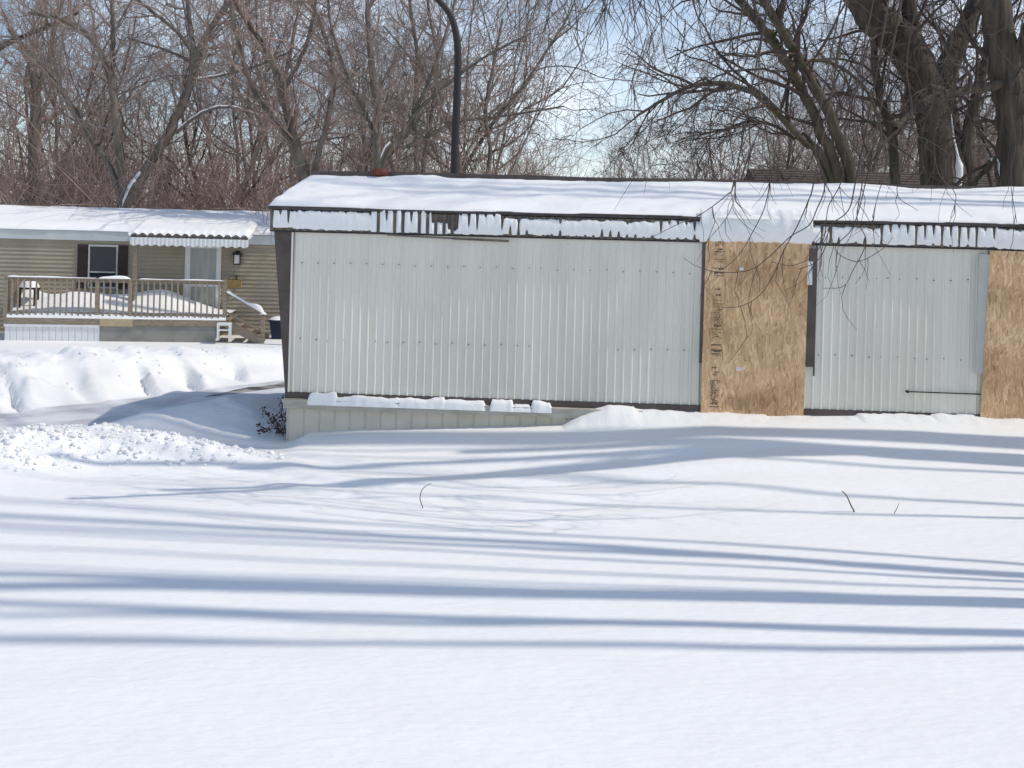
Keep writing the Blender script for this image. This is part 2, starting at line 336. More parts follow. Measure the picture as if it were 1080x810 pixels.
M['gravel'] = mat('wet gravel', (0.10, 0.085, 0.07), 0.8, (0.42, 0.41, 0.40), 2.5, (1, 1, 1), .4, .62, bump=.5, bscale=60)
P = np.array([(-4.75 + .8 * t * 2.2, 16.4 + 1.25 * t * 2.2) for t in np.linspace(0, 1, 40)])
wv = np.interp(np.linspace(0, 1, 40), [0, .3, .7, 1], [.05, .28, .34, .3]) + .05 * fbm(np.arange(40) * .3, np.zeros(40), 3, 2)
X = P[:, None, 0] + np.linspace(-.2, 1, 8)[None] * wv[:, None] * -.7; Y = P[:, None, 1] + np.linspace(-.2, 1, 8)[None] * wv[:, None] * .75
mb = MB(); mb.grid(X, Y, ground(X, Y) + .009); tag(mb.build('gravel', M['gravel'], smooth=True), kind='structure')

# loose lumps thrown up by the plough
rng = np.random.default_rng(5); mb = MB(); k = 0
while k < 3600:
    x, y = rng.uniform(-7.5, -2.2), rng.uniform(9.4, 12.4)
    nb = float(ridge(np.array([x]), np.array([y]), BERM)[0])
    if nb < .07 or rng.random() > nb * 3: continue
    r = .006 + .034 * rng.random() ** 4; mb.lump((x, y, gz(x, y) + r * .2), r, rng); k += 1
for i in range(320):
    t = rng.random() * 5; j = int(t); a, b = FARBANK[min(j + 1, 5)], FARBANK[min(j + 2, 6)]; f = rng.random()
    x = a[0] + (b[0] - a[0]) * f + rng.normal(0, .5); y = a[1] + (b[1] - a[1]) * f + rng.normal(0, .5)
    if seg_dist(np.array([x]), np.array([y]), ROAD)[0] < 1.0: continue
    r = .012 + .03 * rng.random() ** 3; mb.lump((x, y, gz(x, y) + r * .2), r, rng)
tag(mb.build('snow_lumps', M['snow_rough']), 'broken lumps of ploughed snow along the banks of the drive', 'snow lumps', kind='stuff')

# ------------------------------------------------------------------ boarded mobile home
home = thing('boarded_mobile_home', 'pale grey ribbed mobile home with boarded openings and a brown fascia', 'mobile home', tuple(NO), NEAR.a)
HL = 12.6; HW = 3.66
z_bot = NEAR.z(305, 413); z_top = NEAR.z(308, 243)
def ribs(x0, x1, z0, z1, seed, pitch=.101):
    prof = []
    for k in range(int((x1 - x0) / pitch) + 1):
        a = x0 + k * pitch
        prof += [(a + .026, 0), (a + .041, .019), (a + .053, .019), (a + .071, 0)]
    prof = [(x0, 0)] + [p for p in prof if x0 < p[0] < x1] + [(x1, 0)]
    xs = np.array([p[0] for p in prof]); hs = np.array([p[1] for p in prof])
    zs = np.linspace(z0, z1, 26); Xg, Zg = np.meshgrid(xs, zs, indexing='ij')
    bow = .019 * fbm(Xg * .6, Zg * .8, seed, 3) + .008 * fbm(Xg * 2.2, Zg * .8, seed + 4, 2)
    fade = sstep(z1 - .02, z1 - .26 - .1 * vnoise(Xg * 1.2, Zg * 0, seed + 9), Zg) 
    Yg = -hs[:, None] * (.25 + .75 * fade) + bow
    return Xg, Yg, Zg
x_b1, x_b1r = NEAR.x(745, 300), NEAR.x(850, 300); x_b2 = NEAR.x(1038, 350)
def siding(x0, x1, seed, lab=None):
    mb = MB(); a, b, c = ribs(x0, x1, z_bot, z_top + .02, seed); mb.grid(a, b - .003, c)
    return mb.build('siding', M['siding'], home, label=lab)
siding(0.0, x_b1 + .03, 3); siding(x_b1r - .04, x_b2 + .07, 7); siding(x_b2 + 1.19, HL, 11)
# wall body and the leaning brown end
mb = MB(); mb.box(.0, HL, .03, HW, z_bot - .04, z_top + .28); mb.build('wall', M['brown'], home)
xl_top = NEAR.x(287, 243); xl_bot = NEAR.x(301, 413)
mb = MB(); mb.prism([(xl_bot, z_bot - .03), (.002, z_bot - .03), (.02, z_top + .26), (xl_top, z_top + .26)], -.005, HW); mb.build('end_wall', M['brown'], home)
mb = MB(); mb.box(-.012, .01, -.032, -.006, z_bot, z_top); mb.build('corner_trim', M['siding'], home)
mb = MB(); mb.box(xl_bot, HL, -.03, .028, z_bot - .075, z_bot - .004); mb.build('bottom_trim', M['brown'], home)
# screws
for zr in (NEAR.z(330, 277), NEAR.z(330, 358)):
    mb = MB(); rs = random.Random(int(zr * 100))
    x = .12
    while x < x_b2 - .1:
        if not (x_b1 - .1 < x < x_b1r + .12):
            zz = zr + rs.uniform(-.012, .012); mb.tube([(x, .0, zz), (x, -.022, zz)], .0065, 6, True)
        x += .2 if rs.random() > .15 else .14
    mb.build('screw_row', M['dark'], home)
# fluted fascia band
YF = -.036
zf0, zf1 = NEAR.z(300, 243, YF) - .0, NEAR.z(300, 222, YF)
xf0 = NEAR.x(285, 230, YF)
def flute(x): 
    p = (x / .101) % 1.0; return np.where((p > .3) & (p < .72), .016, 0.0)
xs = np.arange(xf0, HL + .2, .0101)
mb = MB(); Xg, Tg = np.meshgrid(xs, np.array([0, 1.0]), indexing='ij')
mb.grid(Xg, YF - flute(Xg) * (1 - 0) + .05 * (1 - Tg) * 0, zf0 + (zf1 - zf0) * Tg); mb.build('fascia', M['brown_flute'], home)
mb = MB(); mb.box(xf0 - .0, HL + .2, YF + .004, .03, zf0 - .012, zf0 - .002); mb.box(xf0, xf0 + .02, YF + .003, HW + .1, zf0, zf1); mb.build('soffit', M['brown'], home)
zdrop = zf0 - .006
mb = MB(); mb.box(xf0, HL + .2, YF - .012, YF + .002, zf0 - .018, zf0 - .001); mb.build('drip_edge', M['dark'], home)
xa, xb = NEAR.x(478, 249), NEAR.x(537, 251)
mb = MB(); mb.bar((xa, YF - .035, zf0 - .045), (xb, YF - .045, zf0 - .06), .012, .03); mb.bar((xa - .8, YF - .034, zf0 - .022), (xa, YF - .035, zf0 - .045), .008, .02)
mb.build('loose_trim', M['brown_flute'], home, label='bent thin trim strip hanging from the fascia')
mb = MB(); mb.box(xf0 - .02, HL + .2, YF - .025, YF + .02, zf1 + .012, zf1 + .055); mb.build('eave_trim', M['roof_dark'], home)
# roof: two slopes
YR = HW / 2 + .05; z_e = zf1 + .05; z_r = at(327, 186, 14.75)[2] - .03
mb = MB()
for x0 in (xf0 - .02,):
    mb.quad((x0, YF - .03, z_e), (HL + .2, YF - .03, z_e), (HL + .2, YR, z_r), (x0, YR, z_r))
    mb.quad((x0, YR, z_r), (HL + .2, YR, z_r), (HL + .2, HW + .15, z_e), (x0, HW + .15, z_e))
    mb.prism([(0, 0)], 0, 0) if False else None
v0 = [(xf0 - .02, YF - .03, z_e), (xf0 - .02, YR, z_r), (xf0 - .02, HW + .15, z_e)]; mb.add(v0, [(0, 1, 2)])
v0 = [(HL + .2, YF - .03, z_e), (HL + .2, YR, z_r), (HL + .2, HW + .15, z_e)]; mb.add(v0, [(2, 1, 0)])
mb.build('roof', M['roof_dark'], home)
# brown strip along the ridge
xs = np.linspace(xf0 + .02, HL + .1, 90); ph = .02 * fbm(xs * .8, xs * 0, 60, 3)
mb = MB(); zt = z_r + .115 + ph
for i in range(len(xs) - 1):
    pass
Xg = np.stack([xs, xs, xs, xs], 1); Yg = np.tile(np.array([YR + .02, YR + .03, YR + .12, YR + .13]), (len(xs), 1)); Zg = np.stack([zt * 0 + z_r - .03, zt, zt, zt * 0 + z_r - .03], 1)
mb.grid(Xg, Yg, Zg); mb.build('ridge_strip', M['brown'], home)
# roof vent cap
vx, vz = NEAR.hit(401, 180, YR - .1)
mb = MB(); a = [(.07, -.2), (.07, -.075), (.11, -.07), (.125, -.035), (.12, -.0), (.08, .03), (.005, .036)]
mb.tube([(vx, YR - .1, vz + z) for r, z in a], [r for r, z in a], 12, True); mb.build('roof_vent', M['vent'], home, smooth=True)
# skirting under the left half
xk1 = NEAR.x(668, 440)
mb = MB(); xs_ = np.arange(xl_bot + .03, xk1, .01)
Xg, Zg = np.meshgrid(xs_, np.array([-.3, z_bot - .19]), indexing='ij'); gr = np.where((Xg / .19) % 1 < .07, .012, 0)
mb.grid(Xg, -.03 + gr, Zg); mb.box(xl_bot + .028, xl_bot + .034, -.03, HW, -.3, z_bot - .19); mb.build('skirting', M['skirt'], home)
mb = MB(); mb.box(xl_bot + .005, xk1 + .1, -.12, -.012, z_bot - .188, z_bot - .078); mb.box(xl_bot - .01, xk1 + .1, -.125, -.121, z_bot - .115, z_bot - .078); mb.build('skirt_ledge', M['ledge'], home)

# strand boards over the openings
def osb(c, thick, label, marks):
    # c: four corner pixels, tl tr br bl
    P = [NEAR.hit(u, v, -.05) for u, v in c]
    lo = min(P[3][1], P[2][1]); 
    mb = MB(); tl, tr, br, bl = P
    mb.prism([bl, br, tr, tl], -.05 - thick, -.05 + .002)
    o = mb.build('strand_board', osb_material((NEAR.x(783, 425), NEAR.z(783, 424), .26, .13)) if marks else M['osb'], home, label=label)
    return o, P
b1, P1 = osb(((744.5, 249), (853.5, 252), (847, 445), (738.5, 444)), .012, 'strand board with a column of black print down its left edge', True)
b2, P2 = osb(((1044, 264), (1148, 268), (1140, 455), (1033, 449)), .012, 'plain strand board at the right edge of the picture', False)
for a_, b_ in ((x_b1 + .02, x_b1r - .03), (x_b2 + .06, x_b2 + 1.2)):
    mb = MB(); mb.box(a_, b_, -.045, -.028, z_bot, z_top - .02); mb.build('opening_frame', M['brown'], home)
rs = random.Random(4); mb = MB()
def ink_line(u, v, wpx, hpx, dense, thick=.5):   # a printed line of small characters
    x, z = NEAR.hit(u, v, -.064); sc_ = 1 / 87.5; W = wpx * sc_; H = hpx * sc_; xx = x
    while xx < x + W:
        cw = rs.uniform(.006, .016)
        if rs.random() < dense:
            cz = z - rs.uniform(0, H * .2)
            mb.box(xx, min(xx + cw, x + W), -.0652, -.0626, cz - H * rs.uniform(.5, .95), cz)
        xx += cw + rs.uniform(.003, .007)
def bar_line(u, v, wpx, hpx=.6): 
    x, z = NEAR.hit(u, v, -.064); mb.box(x, x + wpx / 87.5, -.0652, -.0626, z - hpx / 87.5, z)
for v0 in (250, 340.5):
    off = 0 if v0 < 300 else -2.2
    dv = v0 - 250
    def L(y): return v0 + y
    u0 = 754.5 + off
    if v0 < 300:
        for y in (1, 2.8, 4.6, 6.4, 8.2): ink_line(u0, L(y), 9.5, 1.3, .75)
        ink_line(u0 + .5, L(11.8), 7.5, 2.0, .9); bar_line(u0 - 1, L(15), 11)
        ink_line(u0 - 1, L(18.5), 11, 1, .55); bar_line(u0 - 1.5, L(23), 12, .5)
        for y in (25, 26.8): ink_line(u0 - .5, L(y), 8, 1, .35)
        ink_line(u0 - 1, L(32), 10, 2.2, .9); ink_line(u0 - 1.5, L(36), 10.5, 3.0, .95); bar_line(u0 - 1.5, L(40.5), 11, .7); ink_line(u0 - 1, L(42), 11, 1, .6)
        ink_line(u0 - 1, L(54), 6, 2, .7); ink_line(u0 + .5, L(60), 5, 2, .85)
        for y in (64, 66): ink_line(u0 - 2, L(y), 8, 1.2, .6)
        bar_line(u0 - 2.5, L(70), 11, .7)
        for y in np.arange(72, 92, 1.75): ink_line(u0 - 2.5 + rs.uniform(0, 1.2), L(y), rs.uniform(6.5, 9.5), 1.25, .8)
    else:
        ink_line(u0 + .5, L(2), 8, 2.4, .9); bar_line(u0 - 2, L(6.2), 11)
        for y in (9.5, 11.6, 13.6, 15.2): ink_line(u0 - 1, L(y), 9.5, 1.0, .65)
        ink_line(u0 - 2, L(22), 11, 2.2, .9); ink_line(u0 - 2, L(27.5), 11, 3.0, .95); bar_line(u0 - 2.5, L(32), 9, .7); ink_line(u0 - 1, L(33.4), 9, 1, .55)
        ink_line(u0 - 1.5, L(46), 7, 2.0, .8); ink_line(u0, L(51), 5, 2.0, .85); ink_line(u0, L(54), 4, 1.4, .7)
        bar_line(u0 - 4, L(60.6), 11, .7)
        for y in np.arange(62, 84, 1.75): ink_line(u0 - 3.5 + rs.uniform(0, 1.2), L(y), rs.uniform(6.5, 9.5), 1.25, .8)
        ink_line(u0 - 3, L(84), 7, 2.2, .9); bar_line(u0 - 4, L(88), 10, .7)
mb.build('printed_stamp', M['ink'], b1)
for (u, v, ww, hh) in ((780, 282, 4.2, 3), (776.5, 387.5, 5, 3.6)):
    mb = MB(); x, z = NEAR.hit(u, v, -.064); mb.box(x, x + ww / 87.5, -.0655, -.0626, z - hh / 87.5, z); mb.build('sticker', M['sticker'], b1)
# narrow trims left showing beside the boards
def strip(u0, u1, v0, v1, m, name, d=-.046):
    xa, za = NEAR.hit(u0, v0, d); xb_, zb = NEAR.hit(u1, v1, d); mb = MB()
    u_ = u0 - (v1 - v0) * .03; xc = NEAR.x(u_, v1, d); xd = NEAR.x(u1 - (v1 - v0) * .0, v0, d)
    mb.prism([(xc, zb), (xb_, zb), (xb_, za), (xa, za)], d - .012, d); return mb.build(name, m, home)
strip(741, 747, 256, 383, M['brown'], 'side_trim'); strip(850, 859, 262, 387, M['brown'], 'side_trim')
strip(1032, 1041, 268, 394, M['greytrim'], 'side_trim')
x0, z0 = NEAR.hit(852, 274, -.06); mb = MB(); mb.box(x0, x0 + .06, -.064, -.0585, z0 - .30, z0 - .02); mb.build('torn_flashing', M['white'], home)
x0, z0 = NEAR.hit(861, 262, -.03); mb = MB(); mb.box(x0, x0 + .012, -.05, -.026, z_bot + .4, z0 + .05); mb.build('seam_trim', M['dark'], home)
# rod across the wall
xa, za = NEAR.hit(957, 413, -.04); xb_, _ = NEAR.hit(1034, 414, -.04)
mb = MB(); mb.tube([(xa, -.04, za), (xb_ + .04, -.04, za - .004)], .008, 6, True); mb.tube([(xa, -.005, za), (xa, -.055, za)], .018, 8, True); mb.build('rod', M['dark'], home)

# ---- snow on the boarded home
def home_world(o): o.location = tuple(NO); o.rotation_euler = (0, 0, NEAR.a); return o
xs = np.concatenate([np.arange(xf0 - .03, HL + .22, .03)]); ts = np.concatenate([[0, .004, .012, .03, .06, .1], np.linspace(.15, 1, 30)])
Xg, Tg = np.meshgrid(xs, ts, indexing='ij')
edge = YF - .03 + .035 * fbm(xs * 1.6, xs * 0, 71, 4)
edge = edge - .05 * np.exp(-((xs - (x_b1 + .6)) / .7) ** 4)
Yg = edge[:, None] + (YR + .015 - edge[:, None]) * Tg
base = z_e + (z_r - z_e) * (Yg - YF) / (YR - YF)
th = .07 + .045 * fbm(Xg * .6, Yg * 1.2, 73, 4) + .035 * fbm(Xg * 2.2, Yg * 3, 75, 4) + .03 * sstep(4, 7, Xg)
prof = np.minimum(1, np.sqrt(np.clip(Tg / .08, 0, 1))) * (1 - .35 * sstep(.93, 1, Tg))
lend = np.minimum(1, np.sqrt(np.clip((Xg - xs[0]) / .08, 0, 1)))
Zg = base + .004 + th * prof * lend
mb = MB(); mb.grid(Xg, Yg, Zg)
Yb = YR + .14 + (HW + .15 - YR - .14) * np.linspace(0, 1, 10)[None] + 0 * xs[:, None]; Xb = np.repeat(xs[:, None], 10, 1)
mb.grid(Xb, Yb, z_r + (z_e - z_r) * (Yb - YR) / (HW + .15 - YR) + .09)
o = home_world(mb.build('roof_snow', M['snow'], smooth=True)); tag(o, 'smooth snow blanket on the roof of the boarded home', 'snow', kind='stuff')

# snow plastered on the fluted fascia
rsn = np.random.default_rng(12)
U = lambda u: NEAR.x(u, 232, YF)
seg = [(U(a), b) for a, b in ((285, 'a'), (309, 'b'), (392, 'c'), (455, 'd'), (484, 'e'), (531, 'f'), (690, 'g'), (738, 'h'), (856, 'f2'), (930, 'g2'), (1052, 'i'), (1400, 'i'))]
xs = np.arange(xf0 + .01, HL + .1, .0101); lo = np.zeros(len(xs)); hi = np.zeros(len(xs))
fl = (xs / .101); kf = np.floor(fl).astype(int); pf = fl - kf; crest = ((pf > .33) & (pf < .69))
r1 = np.array([_hash(np.int64(k_), np.int64(3), 5) for k_ in kf]); r2 = np.array([_hash(np.int64(k_), np.int64(9), 6) for k_ in kf])
nz1 = .08 * fbm(xs * 14, xs * 0, 81, 3); nz2 = .08 * fbm(xs * 14, xs * 0, 85, 3)
r3 = np.array([_hash(np.int64(k_), np.int64(21), 7) for k_ in kf])
cs = (.25 + .75 * (r3 > .3)) * np.sin(np.clip((pf - .33) / .36, 0, 1) * math.pi) ** .6
for i, x in enumerate(xs):
    k_ = [s_[1] for s_ in seg if s_[0] <= x][-1] if x >= seg[0][0] else 'a'
    a, b = 0.03, .9
    if k_ == 'a': a, b = .12, .80 - cs[i] * r1[i] * .75
    elif k_ == 'b': a, b = .06, .82 - cs[i] * .08 * r2[i]
    elif k_ == 'c': a, b = .02, (.96 if not crest[i] else .96 - cs[i] / max(.25, .25 + .75 * (r3[i] > .3)) * (1.2 if r2[i] > .1 else .5))
    elif k_ == 'd': a, b = .02, .3 * r1[i] + (.35 * r2[i] if not crest[i] else -.1)
    elif k_ == 'e': a, b = .03, .9 - cs[i] * (.35 + .45 * r1[i])
    elif k_ == 'f': a, b = .07 + cs[i] * .4 * r1[i], .72 - cs[i] * .3 * (r2[i] > .6) * r1[i]
    elif k_ == 'f2': a, b = .06 + cs[i] * .3 * (r1[i] > .4) * r1[i], .72 - cs[i] * .4 * (r2[i] > .6)
    elif k_ == 'g': a, b = .06 + cs[i] * .3 * r1[i], .78 - cs[i] * (.15 + .55 * r2[i])
    elif k_ == 'g2': a, b = .05 + cs[i] * .1 * r1[i], .86 - cs[i] * (.3 + .45 * r2[i])
    elif k_ == 'h': a, b = -.04, 1.35
    else: a, b = .0, .72 + .1 * r2[i]
    lo[i], hi[i] = a, b
hi = hi + nz1; lo = lo + nz2 * .6
mb = MB(); tt = np.array([0, .06, .2, .45, .7, .88, .97, 1.0])
i0 = 0; ok = (hi - lo) > .1
while i0 < len(xs):
    if not ok[i0]: i0 += 1; continue
    i1 = i0
    while i1 + 1 < len(xs) and ok[i1 + 1]: i1 += 1
    if i1 - i0 >= 2:
        xx = xs[i0:i1 + 1]; T = lo[i0:i1 + 1, None] + (hi - lo)[i0:i1 + 1, None] * tt[None]
        ends = np.minimum(1, np.minimum(np.arange(len(xx)), np.arange(len(xx))[::-1]) / 2.0 + .15)
        bul = (.022 + .012 * fbm(xx * 3, xx * 0, 90, 2))[:, None] * np.sqrt(np.clip(1 - (2 * tt[None] - 1) ** 2, 0, 1)) * ends[:, None]
        big = np.exp(-((xx - (U(738) + U(856)) / 2) / .72) ** 6)[:, None]
        bul = bul * (1 + 3.2 * big) + .004
        Zs = zf0 + (zf1 + .05 - zf0) * T
        bump_ = .008 * fbm(np.repeat(xx[:, None], 8, 1) * 20, Zs * 20, 93, 2) + .03 * big * fbm(np.repeat(xx[:, None], 8, 1) * 5, Zs * 9, 97, 4)
        mb.grid(np.repeat(xx[:, None], 8, 1), YF - .012 * (1 - big) - bul - bump_, Zs)
    i0 = i1 + 1
o = home_world(mb.build('fascia_snow', M['snow_rough'], smooth=True)); tag(o, 'crusted snow stuck on the fluted brown fascia', 'snow', kind='stuff')

# snow lying on the skirting ledge
mb = MB(); rl = np.random.default_rng(8)
def ledge_heap(u0, u1, vt, seed):
    xa, xb = NEAR.x(u0, 425, -.08), NEAR.x(u1, 425, -.08); n = max(6, int((xb - xa) / .02)); xx = np.linspace(xa, xb, n)
    ht = NEAR.z((u0 + u1) / 2, vt, -.1) - (z_bot - .08); tt_ = np.linspace(0, 1, 9)
    pr = np.minimum(1, 1.5 * np.sin(tt_ * math.pi)) ** .5
    e_ = np.clip(np.minimum(xx - xa, xb - xx) / .025, 0, 1) ** .35
    H = (ht * (.85 + .5 * fbm(xx * 3.1, xx * 0, seed, 3) + .16 * fbm(xx * 14, xx * 0, seed + 40, 3)))[:, None] * e_[:, None] * pr[None]
    Yy = -.018 - .125 * tt_[None] - .014 * fbm(np.repeat(xx[:, None], 9, 1) * 12, np.repeat(tt_[None], n, 0) * 4, seed + 1, 3)
    Zz = z_bot - .080 - np.clip(tt_[None] - .75, 0, 1) * .22 + H * (1 - .2 * tt_[None])
    mb.grid(np.repeat(xx[:, None], 9, 1), Yy + 0 * H, Zz)
for a in ((325, 356, 413, 1), (354, 420, 418, 7), (415, 470, 418.5, 14), (462, 512, 420, 5), (517, 542, 420, 8), (541, 560, 427, 9), (560, 582, 421, 3)): ledge_heap(*a)
o = home_world(mb.build('ledge_snow', M['snow_rough'], smooth=True)); tag(o, 'lumpy snow lying on the skirting ledge of the boarded home', 'snow', kind='stuff')
# snow banked under the wall to the right of the skirting
mb = MB(); xa, xb = NEAR.x(585, 435), HL
xx = np.arange(xa, xb, .025); zt = np.interp(xx, [xa, NEAR.x(612, 435), NEAR.x(640, 435), NEAR.x(738, 430), NEAR.x(850, 438), NEAR.x(1040, 440), HL], [z_bot - .36, z_bot - .16, z_bot - .055, z_bot - .07, z_bot - .055, z_bot - .02, z_bot - .02])
zt = zt + .03 * fbm(xx * 1.7, xx * 0, 33, 5) + .02 * np.round(2.2 * fbm(xx * 1.3, xx * 0, 37, 2))
tt_ = np.linspace(0, 1, 10)
Yg = -.015 - .55 * tt_[None] + 0 * xx[:, None]; Xg = np.repeat(xx[:, None], 10, 1)
gzz = np.array([[gz(*NEAR.world(x, y, 0)[:2]) for y in Yg[0]] for x in xx[::8]]); 
gfull = np.stack([np.interp(xx, xx[::8], gzz[:, j]) for j in range(10)], 1)
prof = (1 - sstep(0, 1, tt_))[None]
Zg = np.maximum(gfull, zt[:, None] * 1.0) * prof + (gfull - .02) * (1 - prof) + .02 * fbm(Xg * 9, Yg * 9, 36, 4) * (1 - tt_[None] ** 2)
mb.grid(Xg, Yg, Zg); o = home_world(mb.build('wall_drift', M['snow_rough'], smooth=True)); tag(o, 'crusty snow banked against the foot of the boarded wall', 'snow', kind='stuff')

# ------------------------------------------------------------------ tan mobile home far left
tan = thing('tan_mobile_home', 'tan lap-sided mobile home with a snowy roof and scalloped white awning', 'mobile home', tuple(FAR.O), FAR.a)
TX0, TX1 = -9.0, FAR.x(293, 300) + 2.6
GZ = -.32
def fx(u, v=300, off=0): return FAR.x(u, v, off)
def fz(u, v, off=0): return FAR.z(u, v, off)
tz0, tz1 = fz(140, 350), fz(60, 252)
mb = MB(); n = int((tz1 - GZ) / .115); zz = []; yy = []
for k in range(n + 1):
    z = GZ - .02 + k * (tz1 - GZ + .04) / (n + 1); zz += [z, z + .11]; yy += [-.03, -.006]
Xg, Zg = np.meshgrid(np.array([TX0, TX1]), np.array(zz), indexing='ij'); mb.grid(Xg, np.tile(np.array(yy), (2, 1)), Zg)
mb.box(TX0, TX1, 0.002, 3.9, GZ - .1, tz1 + .2); mb.build('wall', M['lap'], tan)
ez0, ez1 = tz1 - .02, fz(60, 242.5, -.25)
mb = MB(); mb.box(TX0 - .1, TX1 + .1, -.08, -.02, ez0, ez1); mb.build('fascia', M['fascia'], tan)
rz1 = fz(140, 220, 2.0)
mb = MB(); x0, x1 = TX0 - .12, TX1 + .12
v = [(x, y, z) for x in (x0, x1) for y, z in ((-.10, ez1), (1.95, rz1 - .12), (4.15, ez1))]; mb.add(v, [(0, 3, 4, 1), (1, 4, 5, 2), (0, 1, 2), (5, 4, 3), (0, 2, 5, 3)]); mb.build('roof', M['roof_dark'], tan)
# shuttered window
win = MB()
wx0, wx1, wz0, wz1 = fx(93), fx(124), fz(100, 304), fz(100, 258)
for (a, b, c, d) in ((wx0, wx1, wz1 - .05, wz1), (wx0, wx1, wz0, wz0 + .05), (wx0, wx0 + .04, wz0 + .05, wz1 - .05), (wx1 - .04, wx1, wz0 + .05, wz1 - .05), (wx0 + .06, wx1 - .06, fz(100, 287.5), fz(100, 286))): win.box(a, b, -.075, -.031, c, d)
wo_ = win.build('window', M['greytrim'], tan); mb = MB(); mb.box(wx0 + .05, wx1 - .05, -.05, -.034, wz0 + .03, wz1 - .03); mb.build('pane', M['glass'], wo_)
for a, b in ((fx(81.5), fx(92.3)), (fx(124.7), fx(134.5))):
    mb = MB(); mb.box(a, b, -.06, -.031, wz0, wz1 + .0)
    for z in np.arange(wz0 + .08, wz1 - .08, .07): mb.box(a + .04, b - .04, -.068, -.06, z, z + .04)
    mb.build('shutter', M['shutter'], tan)
# glazed door under the awning
dx0, dx1, dz0, dz1 = fx(195), fx(233), fz(210, 330), fz(210, 258)
mb = MB(); mb.box(dx0, dx0 + .14, -.08, -.031, dz0, dz1); mb.box(dx1 - .13, dx1, -.08, -.031, dz0, dz1); mb.box(dx0 + .14, dx1 - .13, -.08, -.031, dz1 - .1, dz1); mb.box(dx0 + .14, dx1 - .13, -.08, -.031, fz(210, 302), fz(210, 297)); mb.box(dx0 + .14, dx1 - .13, -.08, -.031, dz0, dz0 + .12)
do = mb.build('glazed_door', M['white'], tan)
mb = MB(); mb.box(dx0 + .13, dx1 - .12, -.05, -.034, dz0 + .1, dz1 - .05); mb.build('pane', M['curtain_glass'], do)
# wall lantern
lx, lz = FAR.hit(250, 278, -.15); lan = MB(); lan.box(lx - .06, lx + .06, -.07, -.031, lz + .1, lz + .36); lan.tube([(lx, -.05, lz + .33), (lx, -.16, lz + .36)], .02, 6, True); lan.prism([(lx - .15, lz + .25), (lx + .15, lz + .25), (lx + .1, lz + .32), (lx - .1, lz + .32)], -.28, -.06); lan.box(lx - .09, lx + .09, -.25, -.09, lz - .03, lz)
for sx_ in (-.09, .075):
    lan.box(lx + sx_, lx + sx_ + .015, -.25, -.235, lz, lz + .25); lan.box(lx + sx_, lx + sx_ + .015, -.105, -.09, lz, lz + .25)
lo_ = lan.build('wall_lantern', M['black'], tan); mb = MB(); mb.box(lx - .07, lx + .07, -.232, -.108, lz + .001, lz + .248); mb.build('lantern_glass', M['white'], lo_)
# awning: fluted pan roof with a hanging white valance
ax0, ax1 = fx(137, 255, -1.5), fx(262, 258, -1.5); az1, az0 = fz(200, 251.5, -1.5), fz(200, 260.5, -1.5); AY = -1.5; AB = ez1 - .02
aw = MB(); xs = np.linspace(ax0, ax1, 14 * 12 + 1); arch = np.abs(np.sin((xs - ax0) / (ax1 - ax0) * 14 * math.pi)) ** .7 * .095
Xg, Tg = np.meshgrid(xs, np.array([0, 1.0]), indexing='ij'); aw.grid(Xg, AY + (-.06 - AY) * Tg, (az1 + arch)[:, None] * (1 - Tg) + (AB + arch[:, None] * .2) * Tg)
awo = aw.build('awning', M['white'], tan)
mb = MB(); sag = .012 * np.sin((xs - ax0) * 14)
scal = az0 + .02 + .02 * np.cos((xs - ax0) / (ax1 - ax0) * 14 * 2 * math.pi)
mb.grid(np.stack([xs, xs], 1), np.full((len(xs), 2), AY - .01) - (.012 * np.abs(np.sin((xs - ax0) / (ax1 - ax0) * 28 * math.pi)))[:, None], np.stack([scal, np.full(len(xs), az1)], 1)); mb.build('valance', M['white'], awo)
mb = MB(); mb.grid(np.stack([xs, xs], 1), np.full((len(xs), 2), AY + .02), np.stack([np.full(len(xs), az1 - .03), az1 + arch - .012], 1)); mb.build('arch_shade', M['brown_flute'], awo)  # dark brown sheet standing in for the shade inside the awning's open arches
mb = MB(); mb.bar((fx(144, 258, -1.4), -1.4, az1 - .02), (fx(140, 300, -1.4), -1.4, fz(140, 335, -1.4)), .09, .09, (0, 1, 0)); mb.build('post', M['wood'], awo)
# snow on the awning and the roof
xs = np.arange(TX0 - .15, TX1 + .12, .08); ts = np.concatenate([[0, .01, .03, .07, .12], np.linspace(.2, 1, 12)])
Xg, Tg = np.meshgrid(xs, ts, indexing='ij'); ey = -.10 - .03 * fbm(xs * .8, xs * 0, 101, 3)
Yg = ey[:, None] + (1.95 - ey[:, None]) * Tg
Zg = ez1 + (rz1 - .12 - ez1) * (Yg + .10) / 2.05 + (.13 + .05 * fbm(Xg * .5, Yg, 103, 3)) * np.minimum(1, np.sqrt(Tg / .1)) + .003
mb = MB(); mb.grid(Xg, Yg, Zg); Yb = np.linspace(1.95, 4.15, 5)[None] + 0 * xs[:, None]; mb.grid(np.repeat(xs[:, None], 5, 1), Yb, rz1 - .12 + (ez1 - rz1 + .12) * (Yb - 1.95) / 2.2 + .13)
xs = np.arange(ax0 - .05, ax1 + .08, .05); Tg = np.concatenate([[0, .02, .06, .15], np.linspace(.3, 1, 9)]); Xg, Tg = np.meshgrid(xs, Tg, indexing='ij')
e_ = np.clip(np.minimum(Xg - xs[0], xs[-1] - Xg) / .18, 0, 1) ** .5
ab2 = ez1 + (rz1 - .12 - ez1) * .35
arch = np.abs(np.sin((Xg - ax0) / (ax1 - ax0) * 14 * math.pi)) ** .7 * .095
